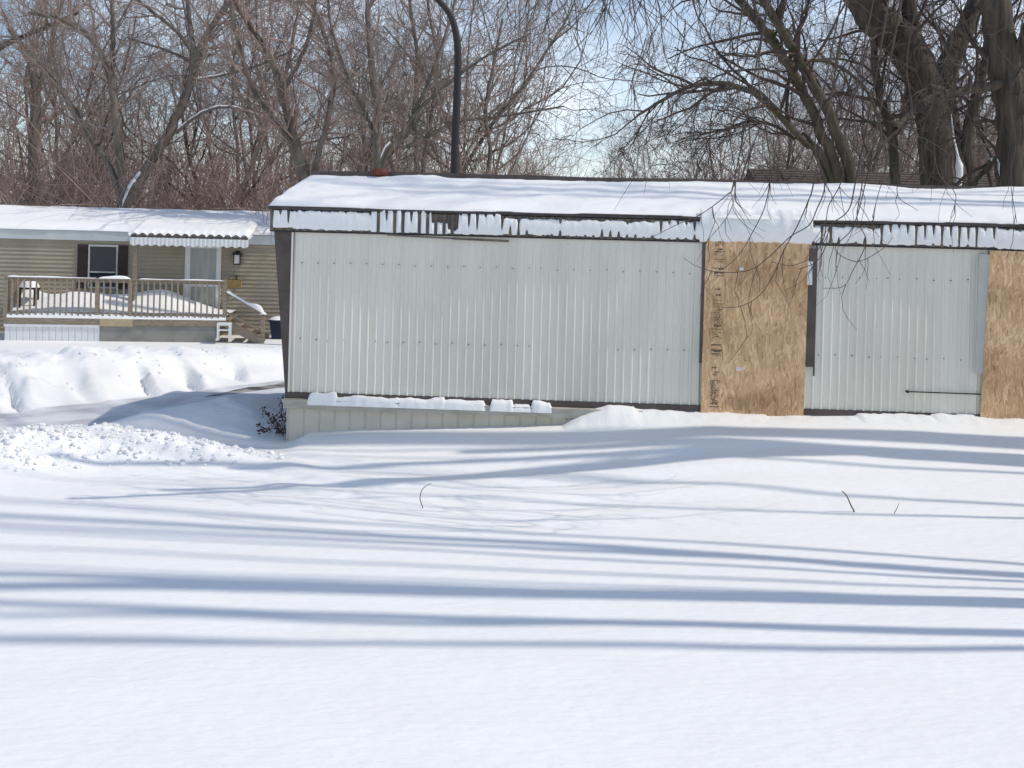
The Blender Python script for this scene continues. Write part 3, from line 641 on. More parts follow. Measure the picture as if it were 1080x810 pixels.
Yg = AY - .03 + (.55 - AY) * Tg; Zg = (az1 + .03 + arch) * (1 - Tg) + (ab2 + .1) * Tg + (.15 + .04 * fbm(Xg, Yg * 2, 105, 3) - arch * (1 - Tg) * .93) * np.minimum(1, np.sqrt(Tg / .05)) * e_
mb.grid(Xg, Yg, Zg)
o = mb.build('roof_snow', M['snow'], smooth=True); o.location = tuple(FAR.O); o.rotation_euler = (0, 0, FAR.a); tag(o, 'thick snow on the roof and awning of the tan home', 'snow', kind='stuff')
# planter on the wall
px, pz = FAR.hit(239, 303, -.35); t = thing('planter_box', 'yellow wooden planter box beside the deck post of the tan home', 'planter', tuple(FAR.world(px, -.35, pz)), FAR.a)
wpl = fx(254, 300, -.35) - px
mb = MB(); mb.box(0, wpl, -.12, .12, 0, .03); mb.box(0, wpl, -.14, -.12, 0, .22); mb.box(0, wpl, .12, .14, 0, .22); mb.box(-.02, 0, -.14, .14, 0, .24); mb.box(wpl, wpl + .02, -.14, .14, 0, .24); mb.build('box', M['planter'], t)
for a_ in (.06, wpl - .1): mb = MB(); mb.box(a_, a_ + .04, .14, .30, .05, .09); mb.build('bracket', M['black'], t)
mb = MB(); rs = random.Random(9)
for k in range(14):
    x = rs.uniform(.05, wpl - .05); mb.tube([(x, 0, .1), (x + rs.uniform(-.05, .05), rs.uniform(-.05, .05), .28), (x + rs.uniform(-.15, .15), rs.uniform(-.1, .1), rs.uniform(.3, .5))], [.006, .005, .003], 3)
mb.build('dead_stems', M['stalk'], t)

# deck with railing and steps
DY = -2.3; dk = thing('wooden_deck', 'weathered wooden deck with railing and snow-capped steps before the tan home', 'deck', tuple(FAR.O), FAR.a)
kx0, kx1 = fx(4, 337, DY), fx(240, 338, DY); kz = fz(120, 336.5, DY)
mb = MB(); mb.box(kx0, kx1, DY + .03, -.035, kz - .04, kz); mb.build('floor', M['wood'], dk)
xm, xn = fx(105, 340, DY), fx(140, 340, DY); kb = kz - .16
mb = MB(); mb.box(kx0, xm - .004, DY, DY + .028, kb, kz + .002); mb.box(xn + .004, kx1, DY, DY + .028, kb, kz + .002); mb.build('rim_board', M['wood'], dk)
mb = MB(); mb.box(xm, xn, DY - .006, DY + .026, kb - .03, kz + .004); mb.build('patch_board', M['new_wood'], dk, label='pale newer board let into the deck edge')
mb = MB(); xs = np.arange(kx0 + .02, xm, .02); gr = np.where(((xs / .16) % 1) < .16, .02, 0)
Xg, Zg = np.meshgrid(xs, np.array([GZ - .15, kb - .002]), indexing='ij'); mb.grid(Xg, DY + .03 + gr[:, None] + 0 * Zg, Zg); mb.box(kx0, xm, DY + .004, DY + .02, kb - .07, kb - .004); mb.build('skirt', M['white'], dk, label='white ribbed deck skirt')
mb = MB(); mb.box(xm + .01, kx1 - .3, DY + .03, DY + .045, GZ - .15, kb - .002); mb.build('skirt', M['grey_ply'], dk, label='grey plywood deck skirt')
rt = fz(70, 294.5, DY)
posts = [fx(5.5, 310, DY), fx(102, 310, DY), fx(137, 310, DY), fx(237, 315, DY)]
for x in posts: mb = MB(); mb.box(x - .05, x + .05, DY + .03, DY + .13, kz - .1, rt + .04 + (.04 if x in (posts[0], posts[3]) else 0)); mb.build('railing_post', M['wood'], dk)
for a, b in zip(posts[:-1], posts[1:]):
    mb = MB(); mb.box(a + .05, b - .05, DY + .05, DY + .10, rt - .07, rt - .002); mb.box(a + .05, b - .05, DY + .02, DY + .14, rt, rt + .035); mb.build('top_rail', M['wood'], dk)
    mb = MB(); mb.box(a + .05, b - .05, DY + .05, DY + .10, kz + .1, kz + .16); mb.build('bottom_rail', M['wood'], dk)
    n = max(3, round((b - a) / .155))
    for k in range(1, n): x = a + (b - a) * k / n; mb = MB(); mb.box(x - .02, x + .02, DY + .016, DY + .048, kz + .06, rt - .004); mb.build('baluster', M['wood'], dk)
# left return railing
mb = MB(); mb.box(kx0 + .02, kx0 + .1, DY + .13, -.1, rt, rt + .035); mb.box(kx0 + .03, kx0 + .08, DY + .13, -.1, rt - .07, rt - .002); mb.build('top_rail', M['wood'], dk)
for k in range(1, 13): y = DY + .13 + k * .155; mb = MB(); mb.box(kx0 + .03, kx0 + .07, y - .02, y + .02, kz, rt - .072); mb.build('baluster', M['wood'], dk)
# steps down to the right
sx0 = kx1; sgz = gz(*FAR.world(sx0 + 1.0, DY + .6, 0)[:2])
for k in range(3):
    z = kz - (k + 1) * (kz - sgz) / 4; mb = MB(); mb.box(sx0 + k * .28 + .01, sx0 + k * .28 + .3, DY + .12, DY + 1.2, z - .04, z); mb.build('step', M['wood'], dk)
for y in (DY + .05, DY + 1.22): mb = MB(); mb.bar((sx0 + .0, y, kz - .1), (sx0 + .95, y, sgz + .02), .05, .22); mb.build('stringer', M['wood'], dk)
ex, ez = FAR.hit(277, 333, DY)
mb = MB(); mb.bar((posts[3] + .05, DY + .08, fz(240, 309, DY)), (ex + .04, DY + .08, ez), .1, .05); mb.build('stair_rail', M['wood'], dk)
mb = MB(); mb.bar((posts[3] + .05, DY + .08, fz(240, 330, DY)), (ex, DY + .08, ez - .42), .06, .06); mb.build('stair_rail', M['wood'], dk)
mb = MB(); mb.box(ex - .05, ex + .05, DY + .03, DY + .13, sgz - .1, ez + .02); mb.build('railing_post', M['wood'], dk)
# step stool frame at the corner
bx, bz = FAR.hit(229, 353, DY - .3); t = thing('step_frame', 'small white box frame standing at the deck corner', 'step stool', tuple(FAR.world(bx, DY - .3, bz - .05)), FAR.a)
wd = .34; mb = MB()
mb.box(0, wd, -.1, .2, .3, .36); mb.build('top', M['white'], t)
for x, y in ((0, -.1), (wd - .04, -.1), (0, .16), (wd - .04, .16)): mb = MB(); mb.box(x, x + .04, y, y + .04, -.1, .3); mb.build('leg', M['white'], t)
mb = MB(); mb.box(.04, wd - .04, -.09, -.06, .16, .2); mb.build('crossbar', M['white'], t)
# snow on the deck
mb = MB(); xs = np.arange(kx0 + .06, kx1 - .04, .05); ys = np.concatenate([[DY + .0, DY + .015, DY + .04], np.arange(DY + .1, -.05, .07)]); Xg, Yg = np.meshgrid(xs, ys, indexing='ij')
prof = np.minimum(1, np.sqrt(np.clip((Yg - DY) / .1, 0, 1))); H = .13 + .05 * fbm(Xg * 2, Yg * 2, 111, 3)
c1 = np.exp(-((Xg - fx(85, 320, -1.2)) / 1.3) ** 2 - ((Yg + 1.1) / .75) ** 2) * .5; c2 = np.exp(-((Xg - fx(172, 310, -1)) / 1.0) ** 2 - ((Yg + .9) / .6) ** 2) * .55; c3 = np.exp(-((Xg - fx(25, 325, -1)) / .6) ** 2 - ((Yg + .8) / .6) ** 2) * .4
mb.grid(Xg, Yg, kz + .004 + (H + c1 + c2 + c3) * prof)
# caps on the rails
def cap(p, q, wdt, h, seed):
    p = np.array(p); q = np.array(q); n = max(5, int(np.linalg.norm(q - p) / .06)); s_ = np.linspace(0, 1, n); d = (q - p) / np.linalg.norm(q - p); sd_ = np.cross(d, (0, 0, 1.0)); sd_ /= np.linalg.norm(sd_)
    tt_ = np.linspace(-1, 1, 7); hh = h * (.7 + .8 * fbm(s_ * n * .12, s_ * 0, seed, 3)) * np.clip(np.minimum(s_, 1 - s_) * n / 2, 0, 1) ** .5
    B = p[None] + (q - p)[None] * s_[:, None]; V = B[:, None] + sd_[None, None] * (tt_ * wdt / 2)[None, :, None] + np.array([0, 0, 1.0])[None, None] * (np.clip(hh, 0, 1)[:, None] * np.sqrt(1 - tt_ ** 2)[None])[:, :, None]
    mb.grid(V[..., 0], V[..., 1], V[..., 2])
cap((posts[0], DY + .08, rt + .036), (posts[1], DY + .08, rt + .036), .13, .035, 5); cap((posts[1], DY + .08, rt + .036), (posts[2], DY + .08, rt + .036), .14, .07, 6)
cap((posts[2] + .2, DY + .08, rt + .036), (posts[3], DY + .08, rt + .036), .12, .03, 7); cap((posts[3] + .02, DY + .08, fz(240, 309, DY) + .03), (ex + .05, DY + .08, ez + .03), .14, .12, 8)
cap((ex - .1, DY + .08, ez + .035), (ex + .1, DY + .08, ez + .035), .16, .07, 9)
o = mb.build('deck_snow', M['snow_rough'], smooth=True); o.location = tuple(FAR.O); o.rotation_euler = (0, 0, FAR.a); tag(o, 'heaped snow on the deck and its rails', 'snow', kind='stuff')
# small table on the deck
tx, tz = FAR.hit(31, 303, -1.6); t = thing('deck_table', 'small dark table with a snow cap on the deck', 'table', tuple(FAR.world(tx, -1.6, kz)), FAR.a); hgt = tz - kz
mb = MB(); mb.box(-.22, .22, -.2, .2, hgt - .05, hgt); mb.build('top', M['shutter'], t)
for x in (-.2, .16):
    for y in (-.18, .14): mb = MB(); mb.box(x, x + .04, y, y + .04, 0, hgt - .05); mb.build('leg', M['shutter'], t)
mb = MB(); r_ = np.linspace(0, 1, 8); a_ = np.linspace(0, 2 * math.pi, 17); Rg, Ag = np.meshgrid(r_, a_, indexing='ij'); mb.grid(Rg * .26 * np.cos(Ag), Rg * .24 * np.sin(Ag), hgt + .003 + .26 * (1 - Rg ** 2) ** .8)
o = mb.build('table_snow', M['snow'], smooth=True); o.location = t.location; tag(o, 'rounded snow cap on the small deck table', 'snow', kind='stuff')
# bin by the corner of the far home
bx = FAR.x(295, 350, -1.0); p = FAR.world(bx, -1.0, 0); t = thing('rubbish_bin', 'dark blue bin with a snowy lid beyond the brown end wall', 'bin', (p[0], p[1], gz(p[0], p[1])), FAR.a)
hb = fz(294, 336, -1.0) - gz(p[0], p[1])
mb = MB(); prof = [(.2, 0), (.26, hb - .08)]
mb.add([(s1 * r_, s2 * r_, z) for r_, z in prof for s1, s2 in ((-1, -1), (1, -1), (1, 1), (-1, 1))], [(3, 2, 1, 0), (4, 5, 6, 7)] + [(i, (i + 1) % 4, 4 + (i + 1) % 4, 4 + i) for i in range(4)]); mb.build('body', M['blue_bin'], t)
mb = MB(); mb.box(-.29, .29, -.29, .29, hb - .079, hb - .03); mb.build('lid', M['blue_bin'], t)
mb = MB(); mb.grid(Rg * .3 * np.cos(Ag), Rg * .3 * np.sin(Ag), hb - .025 + .1 * (1 - Rg ** 2) ** .7); o = mb.build('bin_snow', M['snow'], smooth=True); o.location = t.location; tag(o, 'thin snow cap on the dark blue bin', 'snow', kind='stuff')

# ------------------------------------------------------------------ brown house behind the willows
bhp = at(808, 180, 33); bh = thing('brown_shingled_house', 'low house with a brown shingled roof behind the willow trunks', 'house', (bhp[0], bhp[1], -.3), 0)
hz = at(880, 173.5, 33)[2] + .3; WX = 9.0
mb = MB(); mb.box(.3, WX - .3, .0, 5.0, 0, hz - 1.45); mb.build('wall', M['lap'], bh)
mb = MB(); rows = 16
for k in range(rows):
    y0, z0 = -.4 + 2.9 * k / rows, hz - 1.5 + 1.5 * k / rows; y1, z1 = -.4 + 2.9 * (k + 1) / rows + .01, hz - 1.5 + 1.5 * (k + 1) / rows
    mb.quad((0, y0, z0 + .025), (WX, y0, z0 + .025), (WX, y1, z1), (0, y1, z1)); mb.quad((0, y0, z0 - .02), (WX, y0, z0 - .02), (WX, y0, z0 + .025), (0, y0, z0 + .025))
mb.quad((0, 2.5, hz), (WX, 2.5, hz), (WX, 5.4, hz - 1.5), (0, 5.4, hz - 1.5)); mb.add([(0, -.4, hz - 1.52), (0, 2.5, hz - .01), (0, 5.4, hz - 1.52)], [(0, 1, 2)]); mb.add([(WX, -.4, hz - 1.52), (WX, 2.5, hz - .01), (WX, 5.4, hz - 1.52)], [(2, 1, 0)])
mb.build('roof', M['shingle'], bh)
mb = MB(); mb.box(1.5, 2.6, -.05, -.002, 1.0, 2.0); wn = mb.build('window', M['white'], bh); mb = MB(); mb.box(1.57, 2.53, -.06, -.051, 1.07, 1.93); mb.build('pane', M['glass'], wn)

# ------------------------------------------------------------------ trees
def unit(v): return v / (np.linalg.norm(v) + 1e-12)
class Grow:
    def __init__(s, seed, **k):
        s.r = np.random.default_rng(seed); s.k = dict(max=3, seg=[.6, .45, .3, .22, .2], jit=[.10, .16, .2, .24, .25], trop=[.05, .06, .05, .02, 0], count=[9, 7, 6, 5], ratio=[.62, .55, .5, .5], ang=[42, 45, 48, 50], minr=.006, start=.25); s.k.update(k)
        s.wood = MB(); s.crown = MB()
    def perp(s, d, ang):
        a = unit(np.cross(d, s.r.normal(size=3))); return unit(d * math.cos(ang) + a * math.sin(ang))
    def emit(s, P, rad, lvl):
        if lvl <= s.k.get('woodlvl', 1): s.wood.tube(P, rad, 10 if lvl == 0 else 6)
        else: s.crown.tube(P, rad, 4 if lvl == 2 else 3)
    def branch(s, p, d, L, r, lvl, tip=.3):
        k = s.k; n = max(3, int(L / k['seg'][min(lvl, 4)])) ; st = L / n; P = [p]; d = unit(d)
        for i in range(n):
            d = unit(d + s.r.normal(size=3) * k['jit'][min(lvl, 4)] + np.array([0, 0, k['trop'][min(lvl, 4)]])); P.append(P[-1] + d * st)
        P = np.array(P); rad = r * (1 - (1 - tip) * np.linspace(0, 1, n + 1)); s.emit(P, rad, lvl); s.kids(P, rad, lvl, L)
    def kids(s, P, rad, lvl, L, count=None, start=None, lscale=1.0):
        k = s.k
        if lvl >= k['max']: return
        n = len(P) - 1; c = k['count'][lvl] if count is None else count; st = k['start'] if start is None else start
        for j in range(c):
            t = st + (1 - st) * (j + s.r.random()) / c; f = t * n; i = min(int(f), n - 1); q = P[i] + (P[i + 1] - P[i]) * (f - i)
            d = unit(P[i + 1] - P[i]); nd = s.perp(d, R(k['ang'][lvl]) * s.r.uniform(.6, 1.2))
            if lvl == 0 and nd[2] < .0: nd[2] *= -.5
            r_ = max(k['minr'], np.interp(f, np.arange(n + 1), rad) * s.r.uniform(.42, .68)); L_ = L * k['ratio'][lvl] * s.r.uniform(.65, 1.2) * (1.15 - .55 * t) * lscale
            s.branch(q, nd, max(.25, L_), r_, lvl + 1)
def catmull(P, n=6):
    P = np.array(P, float); Q = np.vstack([2 * P[0] - P[1], P, 2 * P[-1] - P[-2]]); out = []
    for i in range(1, len(Q) - 2):
        for t in np.linspace(0, 1, n, endpoint=False):
            out.append(.5 * (2 * Q[i] + (Q[i + 1] - Q[i - 1]) * t + (2 * Q[i - 1] - 5 * Q[i] + 4 * Q[i + 1] - Q[i + 2]) * t * t + (3 * Q[i] - Q[i - 1] - 3 * Q[i + 1] + Q[i + 2]) * t ** 3))
    return np.array(out + [P[-1]])

# --- trees of the wood, a few grown kinds, copied with their parts
KINDS = []
for i, kw in enumerate((dict(), dict(ang=[30, 38, 45, 50]), dict(ang=[36, 42, 50, 55], trop=[.03, .08, .05, .02, 0]), dict(ang=[48, 45, 45, 45], jit=[.14, .2, .22, .25, .25]))):
    g_ = Grow(100 + i, max=4, count=[12, 8, 6, 6], start=.18, minr=.006, woodlvl=1, **kw)
    g_.branch(np.zeros(3), np.array([.05 * (i - 1), 0, 1]), 11.5, .10, 0, .25)
    if i % 2: g_.branch(np.array([.1, 0, .3]), np.array([.35, .1, 1]), 10, .09, 0, .25)
    KINDS.append((g_.wood.mesh('trunk', M['bark'], True), g_.crown.mesh('crown', M['red_twig'] if i % 2 else M['twig'])))
rt_ = random.Random(21)
def wood_tree(x, y, sc_, kind, label, group):
    t = thing('bare_tree', label, 'tree', (x, y, gz(x, y) - .1), rt_.uniform(0, 6.28), group); t.scale = (sc_, sc_, sc_ * rt_.uniform(.95, 1.15))
    for nm, me in zip(('trunk', 'crown'), KINDS[kind]): put(bpy.data.objects.new(nm, me), t)
spots = []
for i in range(46):
    u = -60 + i * 27 + rt_.uniform(-12, 12); Yd = rt_.choice([42, 46, 50, 56, 62, 68]) + rt_.uniform(-2, 2)
    if 600 < u < 720 and Yd < 55: Yd += 25
    if 560 < u < 740 and i % 2: continue
    spots.append((u, Yd))
for i, (u, Yd) in enumerate(spots):
    p = at(u, 200, Yd); s_ = rt_.uniform(.85, 1.3)
    if 560 < u < 760: s_ *= .6
    wood_tree(p[0], p[1], s_, i % 4, 'bare grey-brown tree in the wood behind the tan home' if u < 290 else ('bare slender tree in the wood behind the left half of the boarded roof' if u < 600 else 'bare tree in the wood behind the right half of the boarded roof'),
              'trees of the wood behind the tan home' if u < 290 else ('trees of the wood behind the boarded roof' if u < 600 else 'trees of the wood behind the willows'))
# undergrowth and the far wood
ug = MB(); r_ = np.random.default_rng(77)
for i in range(4200):
    u = r_.uniform(-80, 700) if i % 6 else r_.uniform(700, 1150); Yd = r_.uniform(33, 52); p = at(u, 200, Yd); h = r_.uniform(2.5, 8.0) if u < 560 else r_.uniform(2, 4.0)
    d = unit(np.array([r_.normal() * .35, r_.normal() * .35, 1])); q = np.array([p[0], p[1], -.4]); P = [q]
    for k in range(5): d = unit(d + r_.normal(size=3) * .17); P.append(P[-1] + d * h / 5)
    P = np.array(P); ug.tube(P, np.linspace(.022, .006, 6), 3)
    for k in range(5):
        j = r_.integers(1, 5); d2 = unit(d + r_.normal(size=3) * .6); Q = [P[j]]
        for m_ in range(3): d2 = unit(d2 + r_.normal(size=3) * .25); Q.append(Q[-1] + d2 * h * .12)
        ug.tube(Q, np.linspace(.011, .005, 4), 3)
tag(ug.build('undergrowth', M['red_twig']), 'tangled reddish brown brush filling the wood behind both homes', 'undergrowth', kind='stuff')
fw = MB()
for i in range(90):
    g_ = None
    u = r_.uniform(-150, 1230); Yd = r_.uniform(75, 130); p = at(u, 200, Yd); hgt = r_.uniform(7, 13) if not 560 < u < 740 else r_.uniform(5, 8)
    q = np.array([p[0], p[1], -.4]); P = np.array([q + np.array([r_.normal() * .15 * k, 0, hgt * k / 5]) for k in range(6)]); fw.tube(P, np.linspace(.2, .04, 6), 4)
    for k in range(70):
        j = r_.uniform(1.0, 5); b = q + np.array([0, 0, hgt * j / 5]); d = unit(np.array([r_.normal(), r_.normal(), r_.uniform(.3, 1.6)])); Q = [b]
        for m_ in range(4): d = unit(d + r_.normal(size=3) * .25 + np.array([0, 0, .1])); Q.append(Q[-1] + d * hgt * .085)
        fw.tube(Q, np.linspace(.04, .012, 5), 3)
        for n_ in range(3):
            d2 = unit(d + r_.normal(size=3) * .5); fw.tube([Q[2 + n_ % 3], Q[2 + n_ % 3] + d2 * hgt * .06, Q[2 + n_ % 3] + d2 * hgt * .12 + r_.normal(size=3) * .15], [.018, .014, .01], 3)
tag(fw.build('far_wood', M['red_twig']), 'far-off bare wood along the skyline', 'wood', kind='stuff')

# --- trees with limbs one can tell apart
def feature_tree(name, label, Y, limbs, bark, twig, seed, kids=10, snow=(), L=2.6, cat='tree', base=None, droop=None, lv=1, **kw):
    gk = dict(max=4, count=[8, 6, 5, 4], ang=[45, 48, 50, 50], minr=.007); gk.update(kw)
    p0 = at(limbs[0][0][0], limbs[0][0][1], Y); bx, by = p0[0], p0[1]; bz = gz(bx, by)
    t = thing(name, label, cat, (bx, by, bz - .1)); o0 = np.array([bx, by, bz - .1]); G = Grow(seed, **gk); sn = MB(); px = Y / FPX
    for i, limb in enumerate(limbs):
        dep = G.r.uniform(-1.2, 1.2) if i else 0
        P = []; rad = []
        m_ = len(limb)
        for j, (u, v, w_) in enumerate(limb):
            P.append(at(u, v, Y + dep * j / max(1, m_ - 1)) - o0); rad.append(w_ * px / 2 * .84)
        if limb[0][1] > 160:           # rooted: carry the stem down to the ground
            q = P[0].copy(); d = unit(P[0] - P[1]); q = q + d * (P[0][2] / max(.3, -d[2])) * .6; q[2] = 0
            if np.linalg.norm(q[:2]) > 1.2: q[:2] *= 1.2 / np.linalg.norm(q[:2])
            P.insert(0, q); rad.insert(0, rad[0] * 1.25)
        n_ = 7; Q = catmull(P, n_); rr = np.interp(np.linspace(0, len(P) - 1, len(Q)), np.arange(len(P)), rad)
        Q[1:-1] += G.r.normal(size=(len(Q) - 2, 3)) * rr[1:-1, None] * np.where(rr[1:-1, None] > .15, .05, .12)
        G.wood.tube(Q, rr, 10)
        LL = np.linalg.norm(np.diff(Q, axis=0), axis=1).sum()
        G.kids(Q, np.minimum(rr, .07), lv, L / .55, count=int(kids * max(.5, LL / 4)), start=.3, lscale=1)
        for (li, a, b) in snow:
            if li == i:
                n = len(Q); s_ = Q[int(a * n):max(int(a * n) + 3, int(b * n))]; sr_ = rr[int(a * n):max(int(a * n) + 3, int(b * n))]
                sn.tube(s_ + np.array([-.0, -.3, .62]) * sr_[:, None], sr_ * .7, 6)
    G.wood.build('trunk', bark, t, True); G.crown.build('crown', twig, t)
    if sn.v: sn.build('limb_snow', M['snow'], t, True, label='snow lying along the limb')
    return t

feature_tree('forked_tree', 'forked bare tree rising in a wide V behind the tan home roof', 33, [
    [(133, 216, 13), (150, 185, 12), (178, 140, 12), (198, 95, 11), (207, 62, 10), (222, 30, 8), (243, 0, 7), (262, -40, 5)],
    [(130, 216, 10), (126, 160, 10), (121, 115, 9), (116, 82, 8.5), (104, 52, 7), (86, 32, 6), (62, 20, 5), (30, 14, 3.5)],
    [(118, 85, 7), (119, 40, 6), (118, 0, 5), (120, -50, 3)],
    [(206, 60, 7), (200, 25, 6), (197, -10, 5), (190, -60, 3)],
    [(204, 56, 6), (185, 32, 5), (160, 12, 4), (140, -5, 3)],
    [(122, 192, 8), (98, 150, 7), (72, 106, 6), (52, 80, 5.5), (38, 66, 4.5)],
    [(185, 140, 5), (205, 124, 4.5), (225, 114, 4), (250, 114, 3.5), (275, 124, 3), (295, 136, 2)],
    [(203, 66, 4), (178, 54, 3.5), (160, 48, 3), (135, 40, 2)],
    [(208, 84, 4), (240, 78, 3.5), (270, 70, 3), (305, 55, 2)]],
    M['bark'], M['twig'], 201, kids=9, snow=((0, .05, .28), (6, .05, .75), (8, .0, .4)), L=2.4)
feature_tree('leaning_tree', 'bare tree with dark stems leaning left near the boarded roof corner', 31, [
    [(322, 190, 13), (312, 150, 11), (298, 105, 10), (285, 60, 8), (262, 25, 6), (240, -10, 5)],
    [(318, 188, 8), (300, 140, 7), (270, 100, 6), (250, 40, 5), (243, 0, 4)],
    [(330, 190, 8), (345, 130, 7), (352, 80, 6), (340, 30, 5), (322, -10, 4)],
    [(296, 100, 6), (318, 60, 5), (330, 20, 4), (335, -20, 3)]],
    M['bark'], M['red_twig'], 202, kids=10, L=2.2)
feature_tree('spreading_tree', 'bare many-stemmed tree rising behind the rusty roof vent', 30, [
    [(397, 182, 11), (398, 130, 9), (392, 70, 8), (388, 20, 6), (386, -30, 4)],
    [(400, 182, 7), (425, 145, 6), (446, 100, 5), (462, 60, 4.5), (475, 20, 4), (485, -20, 3)],
    [(402, 168, 6), (430, 155, 5.5), (462, 138, 5), (482, 128, 4.5), (520, 124, 4), (560, 118, 3), (595, 112, 2)],
    [(400, 175, 6), (390, 130, 5), (370, 90, 4.5), (350, 30, 4), (345, -20, 3)],
    [(410, 160, 5), (440, 118, 4.5), (480, 82, 4), (520, 55, 3), (560, 35, 2)]],
    M['bark'], M['twig'], 203, kids=11, snow=((0, .1, .2), (2, .05, .2)), L=2.2)
feature_tree('thin_tree', 'thin straight bare tree with two stems just right of the roof vent', 34, [
    [(440, 184, 7), (437, 120, 6), (440, 60, 5), (432, 0, 4), (428, -50, 3)], [(446, 182, 6), (455, 120, 5), (462, 70, 4), (452, 10, 3.5), (450, -30, 3)], [(515, 180, 6), (512, 120, 5), (520, 70, 4), (530, 20, 3)]],
    M['bark'], M['red_twig'], 204, kids=10, L=2.0)
feature_tree('grey_trunk_tree', 'bare tree with a straight grey trunk at the left edge', 38, [
    [(36, 215, 15), (36, 150, 14), (38, 100, 12), (30, 60, 9), (10, 30, 6)], [(38, 100, 8), (52, 60, 6), (58, 25, 5), (70, -10, 3)], [(-20, 60, 8), (10, 45, 7), (45, 30, 5), (85, 12, 4)]],
    M['bark'], M['red_twig'], 205, kids=10, L=2.6)
# willows at the right
W1 = feature_tree('leaning_willow', 'willow with two long olive stems leaning left over the roof', 20.5, [
    [(884, 192, 14), (866, 140, 13), (846, 95, 12), (820, 50, 12), (798, 22, 11), (776, -5, 10), (745, -45, 8)],
    [(897, 192, 14), (878, 130, 13), (858, 90, 12), (838, 55, 12), (820, 25, 11), (803, -5, 10), (785, -50, 8)],
    [(874, 182, 9), (850, 152, 8), (826, 126, 8), (800, 102, 7.5), (772, 90, 7), (745, 88, 6), (720, 94, 5), (695, 108, 4), (672, 122, 3)],
    [(862, 166, 5), (838, 146, 4.5), (815, 132, 4), (790, 128, 3.5), (765, 136, 3), (740, 142, 2)],
    [(836, 72, 5), (856, 64, 4.5), (880, 68, 4.5), (905, 85, 4.5), (922, 112, 4), (934, 160, 3.5)]],
    M['olive_bark'], M['dark_twig'], 206, kids=9, L=2.4, lv=1, trop=[.05, .02, -.04, -.06, -.06])
feature_tree('great_willow', 'huge dark many-trunked willow with snow caught in its crotch', 22, [
    [(990, 196, 44), (986, 140, 40), (978, 95, 42), (955, 50, 46), (925, 20, 44), (895, -20, 38), (850, -80, 25)],
    [(1008, 196, 30), (1002, 140, 26), (996, 90, 30), (1006, 55, 28), (1022, 22, 24), (1036, -20, 20), (1060, -80, 14)],
    [(960, 120, 18), (968, 70, 20), (962, 30, 20), (955, -20, 18), (948, -80, 12)],
    [(945, 192, 12), (940, 140, 11), (928, 100, 10), (922, 50, 9), (930, 0, 8)],
    [(1022, 192, 20), (1020, 150, 16), (1030, 100, 13), (1040, 60, 11), (1046, 10, 9), (1050, -50, 7)],
    [(1016, 165, 9), (1040, 142, 8), (1060, 130, 7), (1090, 110, 5)]],
    M['willow_bark'], M['dark_twig'], 207, kids=7, snow=(), L=2.6, trop=[.05, .02, -.04, -.08, -.08])
# snow in the crotch
mb = MB(); Q = catmull([at(1003, 120, 21.55), at(1006, 145, 21.5), at(1010, 165, 21.45), at(1012, 180, 21.4), at(1011, 200, 21.4)], 6); mb.tube(Q, np.interp(np.linspace(0, 1, len(Q)), [0, .5, .68, 1], [.01, .03, .085, .05]), 8, True)
tag(mb.build('willow_snow', M['snow'], smooth=True), 'snow packed in the crotch of the huge willow', 'snow', kind='stuff')
feature_tree('thick_willow', 'thick-trunked willow with deeply furrowed bark at the right edge', 19, [
    [(1068, 200, 40), (1068, 140, 36), (1066, 95, 44), (1056, 50, 38), (1050, 0, 36), (1044, -60, 30)],
    [(1070, 86, 16), (1040, 92, 12), (1010, 96, 11), (980, 105, 10), (962, 118, 8), (945, 135, 5)],
    [(1072, 70, 24), (1088, 30, 22), (1110, -30, 18)],
    [(1056, 196, 12), (1050, 170, 9), (1034, 185, 6), (1024, 195, 4)]],
    M['willow_bark'], M['dark_twig'], 208, kids=7, L=2.4, snow=((3, .0, .6),), trop=[.05, .02, -.05, -.08, -.08])
# round shrub behind the roof
p = at(762, 192, 25); t = thing('round_shrub', 'dense round bare shrub fanning up behind the roof', 'shrub', (p[0], p[1], gz(p[0], p[1])))
G = Grow(210, max=4, count=[7, 6, 5, 4], ang=[28, 34, 40, 45], seg=[.5, .4, .3, .2, .2], trop=[.0, .02, .02, 0, 0], woodlvl=1, minr=.008)
for k in range(26):
    a = k * 2.4; rr = (k / 26) ** .6; d = np.array([math.cos(a) * rr * .95, math.sin(a) * rr * .8, 1.0]); G.branch(np.array([math.cos(a) * .25, math.sin(a) * .25, 0]), d, G.r.uniform(3.6, 4.7), .045, 1)
G.wood.build('trunk', M['twig'], t); G.crown.build('crown', M['dark_twig'], t)

# --- street lamp with a curved neck
Yl = 27; P = [at(479, 200, Yl), at(480, 150, Yl), at(482, 100, Yl), at(483, 60, Yl), at(481, 36, Yl), at(475, 16, Yl), at(462, 0, Yl), at(444, -14, Yl), at(424, -22, Yl)]
gl = gz(P[0][0], P[0][1]); t = thing('lamp_post', 'dark lamp post with a curved neck standing behind the roof', 'lamp post', (P[0][0], P[0][1], gl)); o0 = np.array([P[0][0], P[0][1], gl])
P = [q - o0 for q in P]; P.insert(0, np.array([P[0][0] * 1.0, 0, 0.0])); Q = catmull(P, 6); mb = MB(); mb.tube(Q, np.interp(np.arange(len(Q)), [0, 10, 30, len(Q) - 1], [.12, .105, .095, .06]), 10, True); mb.build('pole', M['pole'], t, True)
e = Q[-1]; mb = MB(); mb.tube([e + np.array([.15, 0, .0]), e + np.array([-.1, 0, 0]), e + np.array([-.5, 0, -.03]), e + np.array([-.75, 0, -.05])], [.05, .12, .15, .04], 10, True); mb.build('lamp_head', M['pole'], t, True)

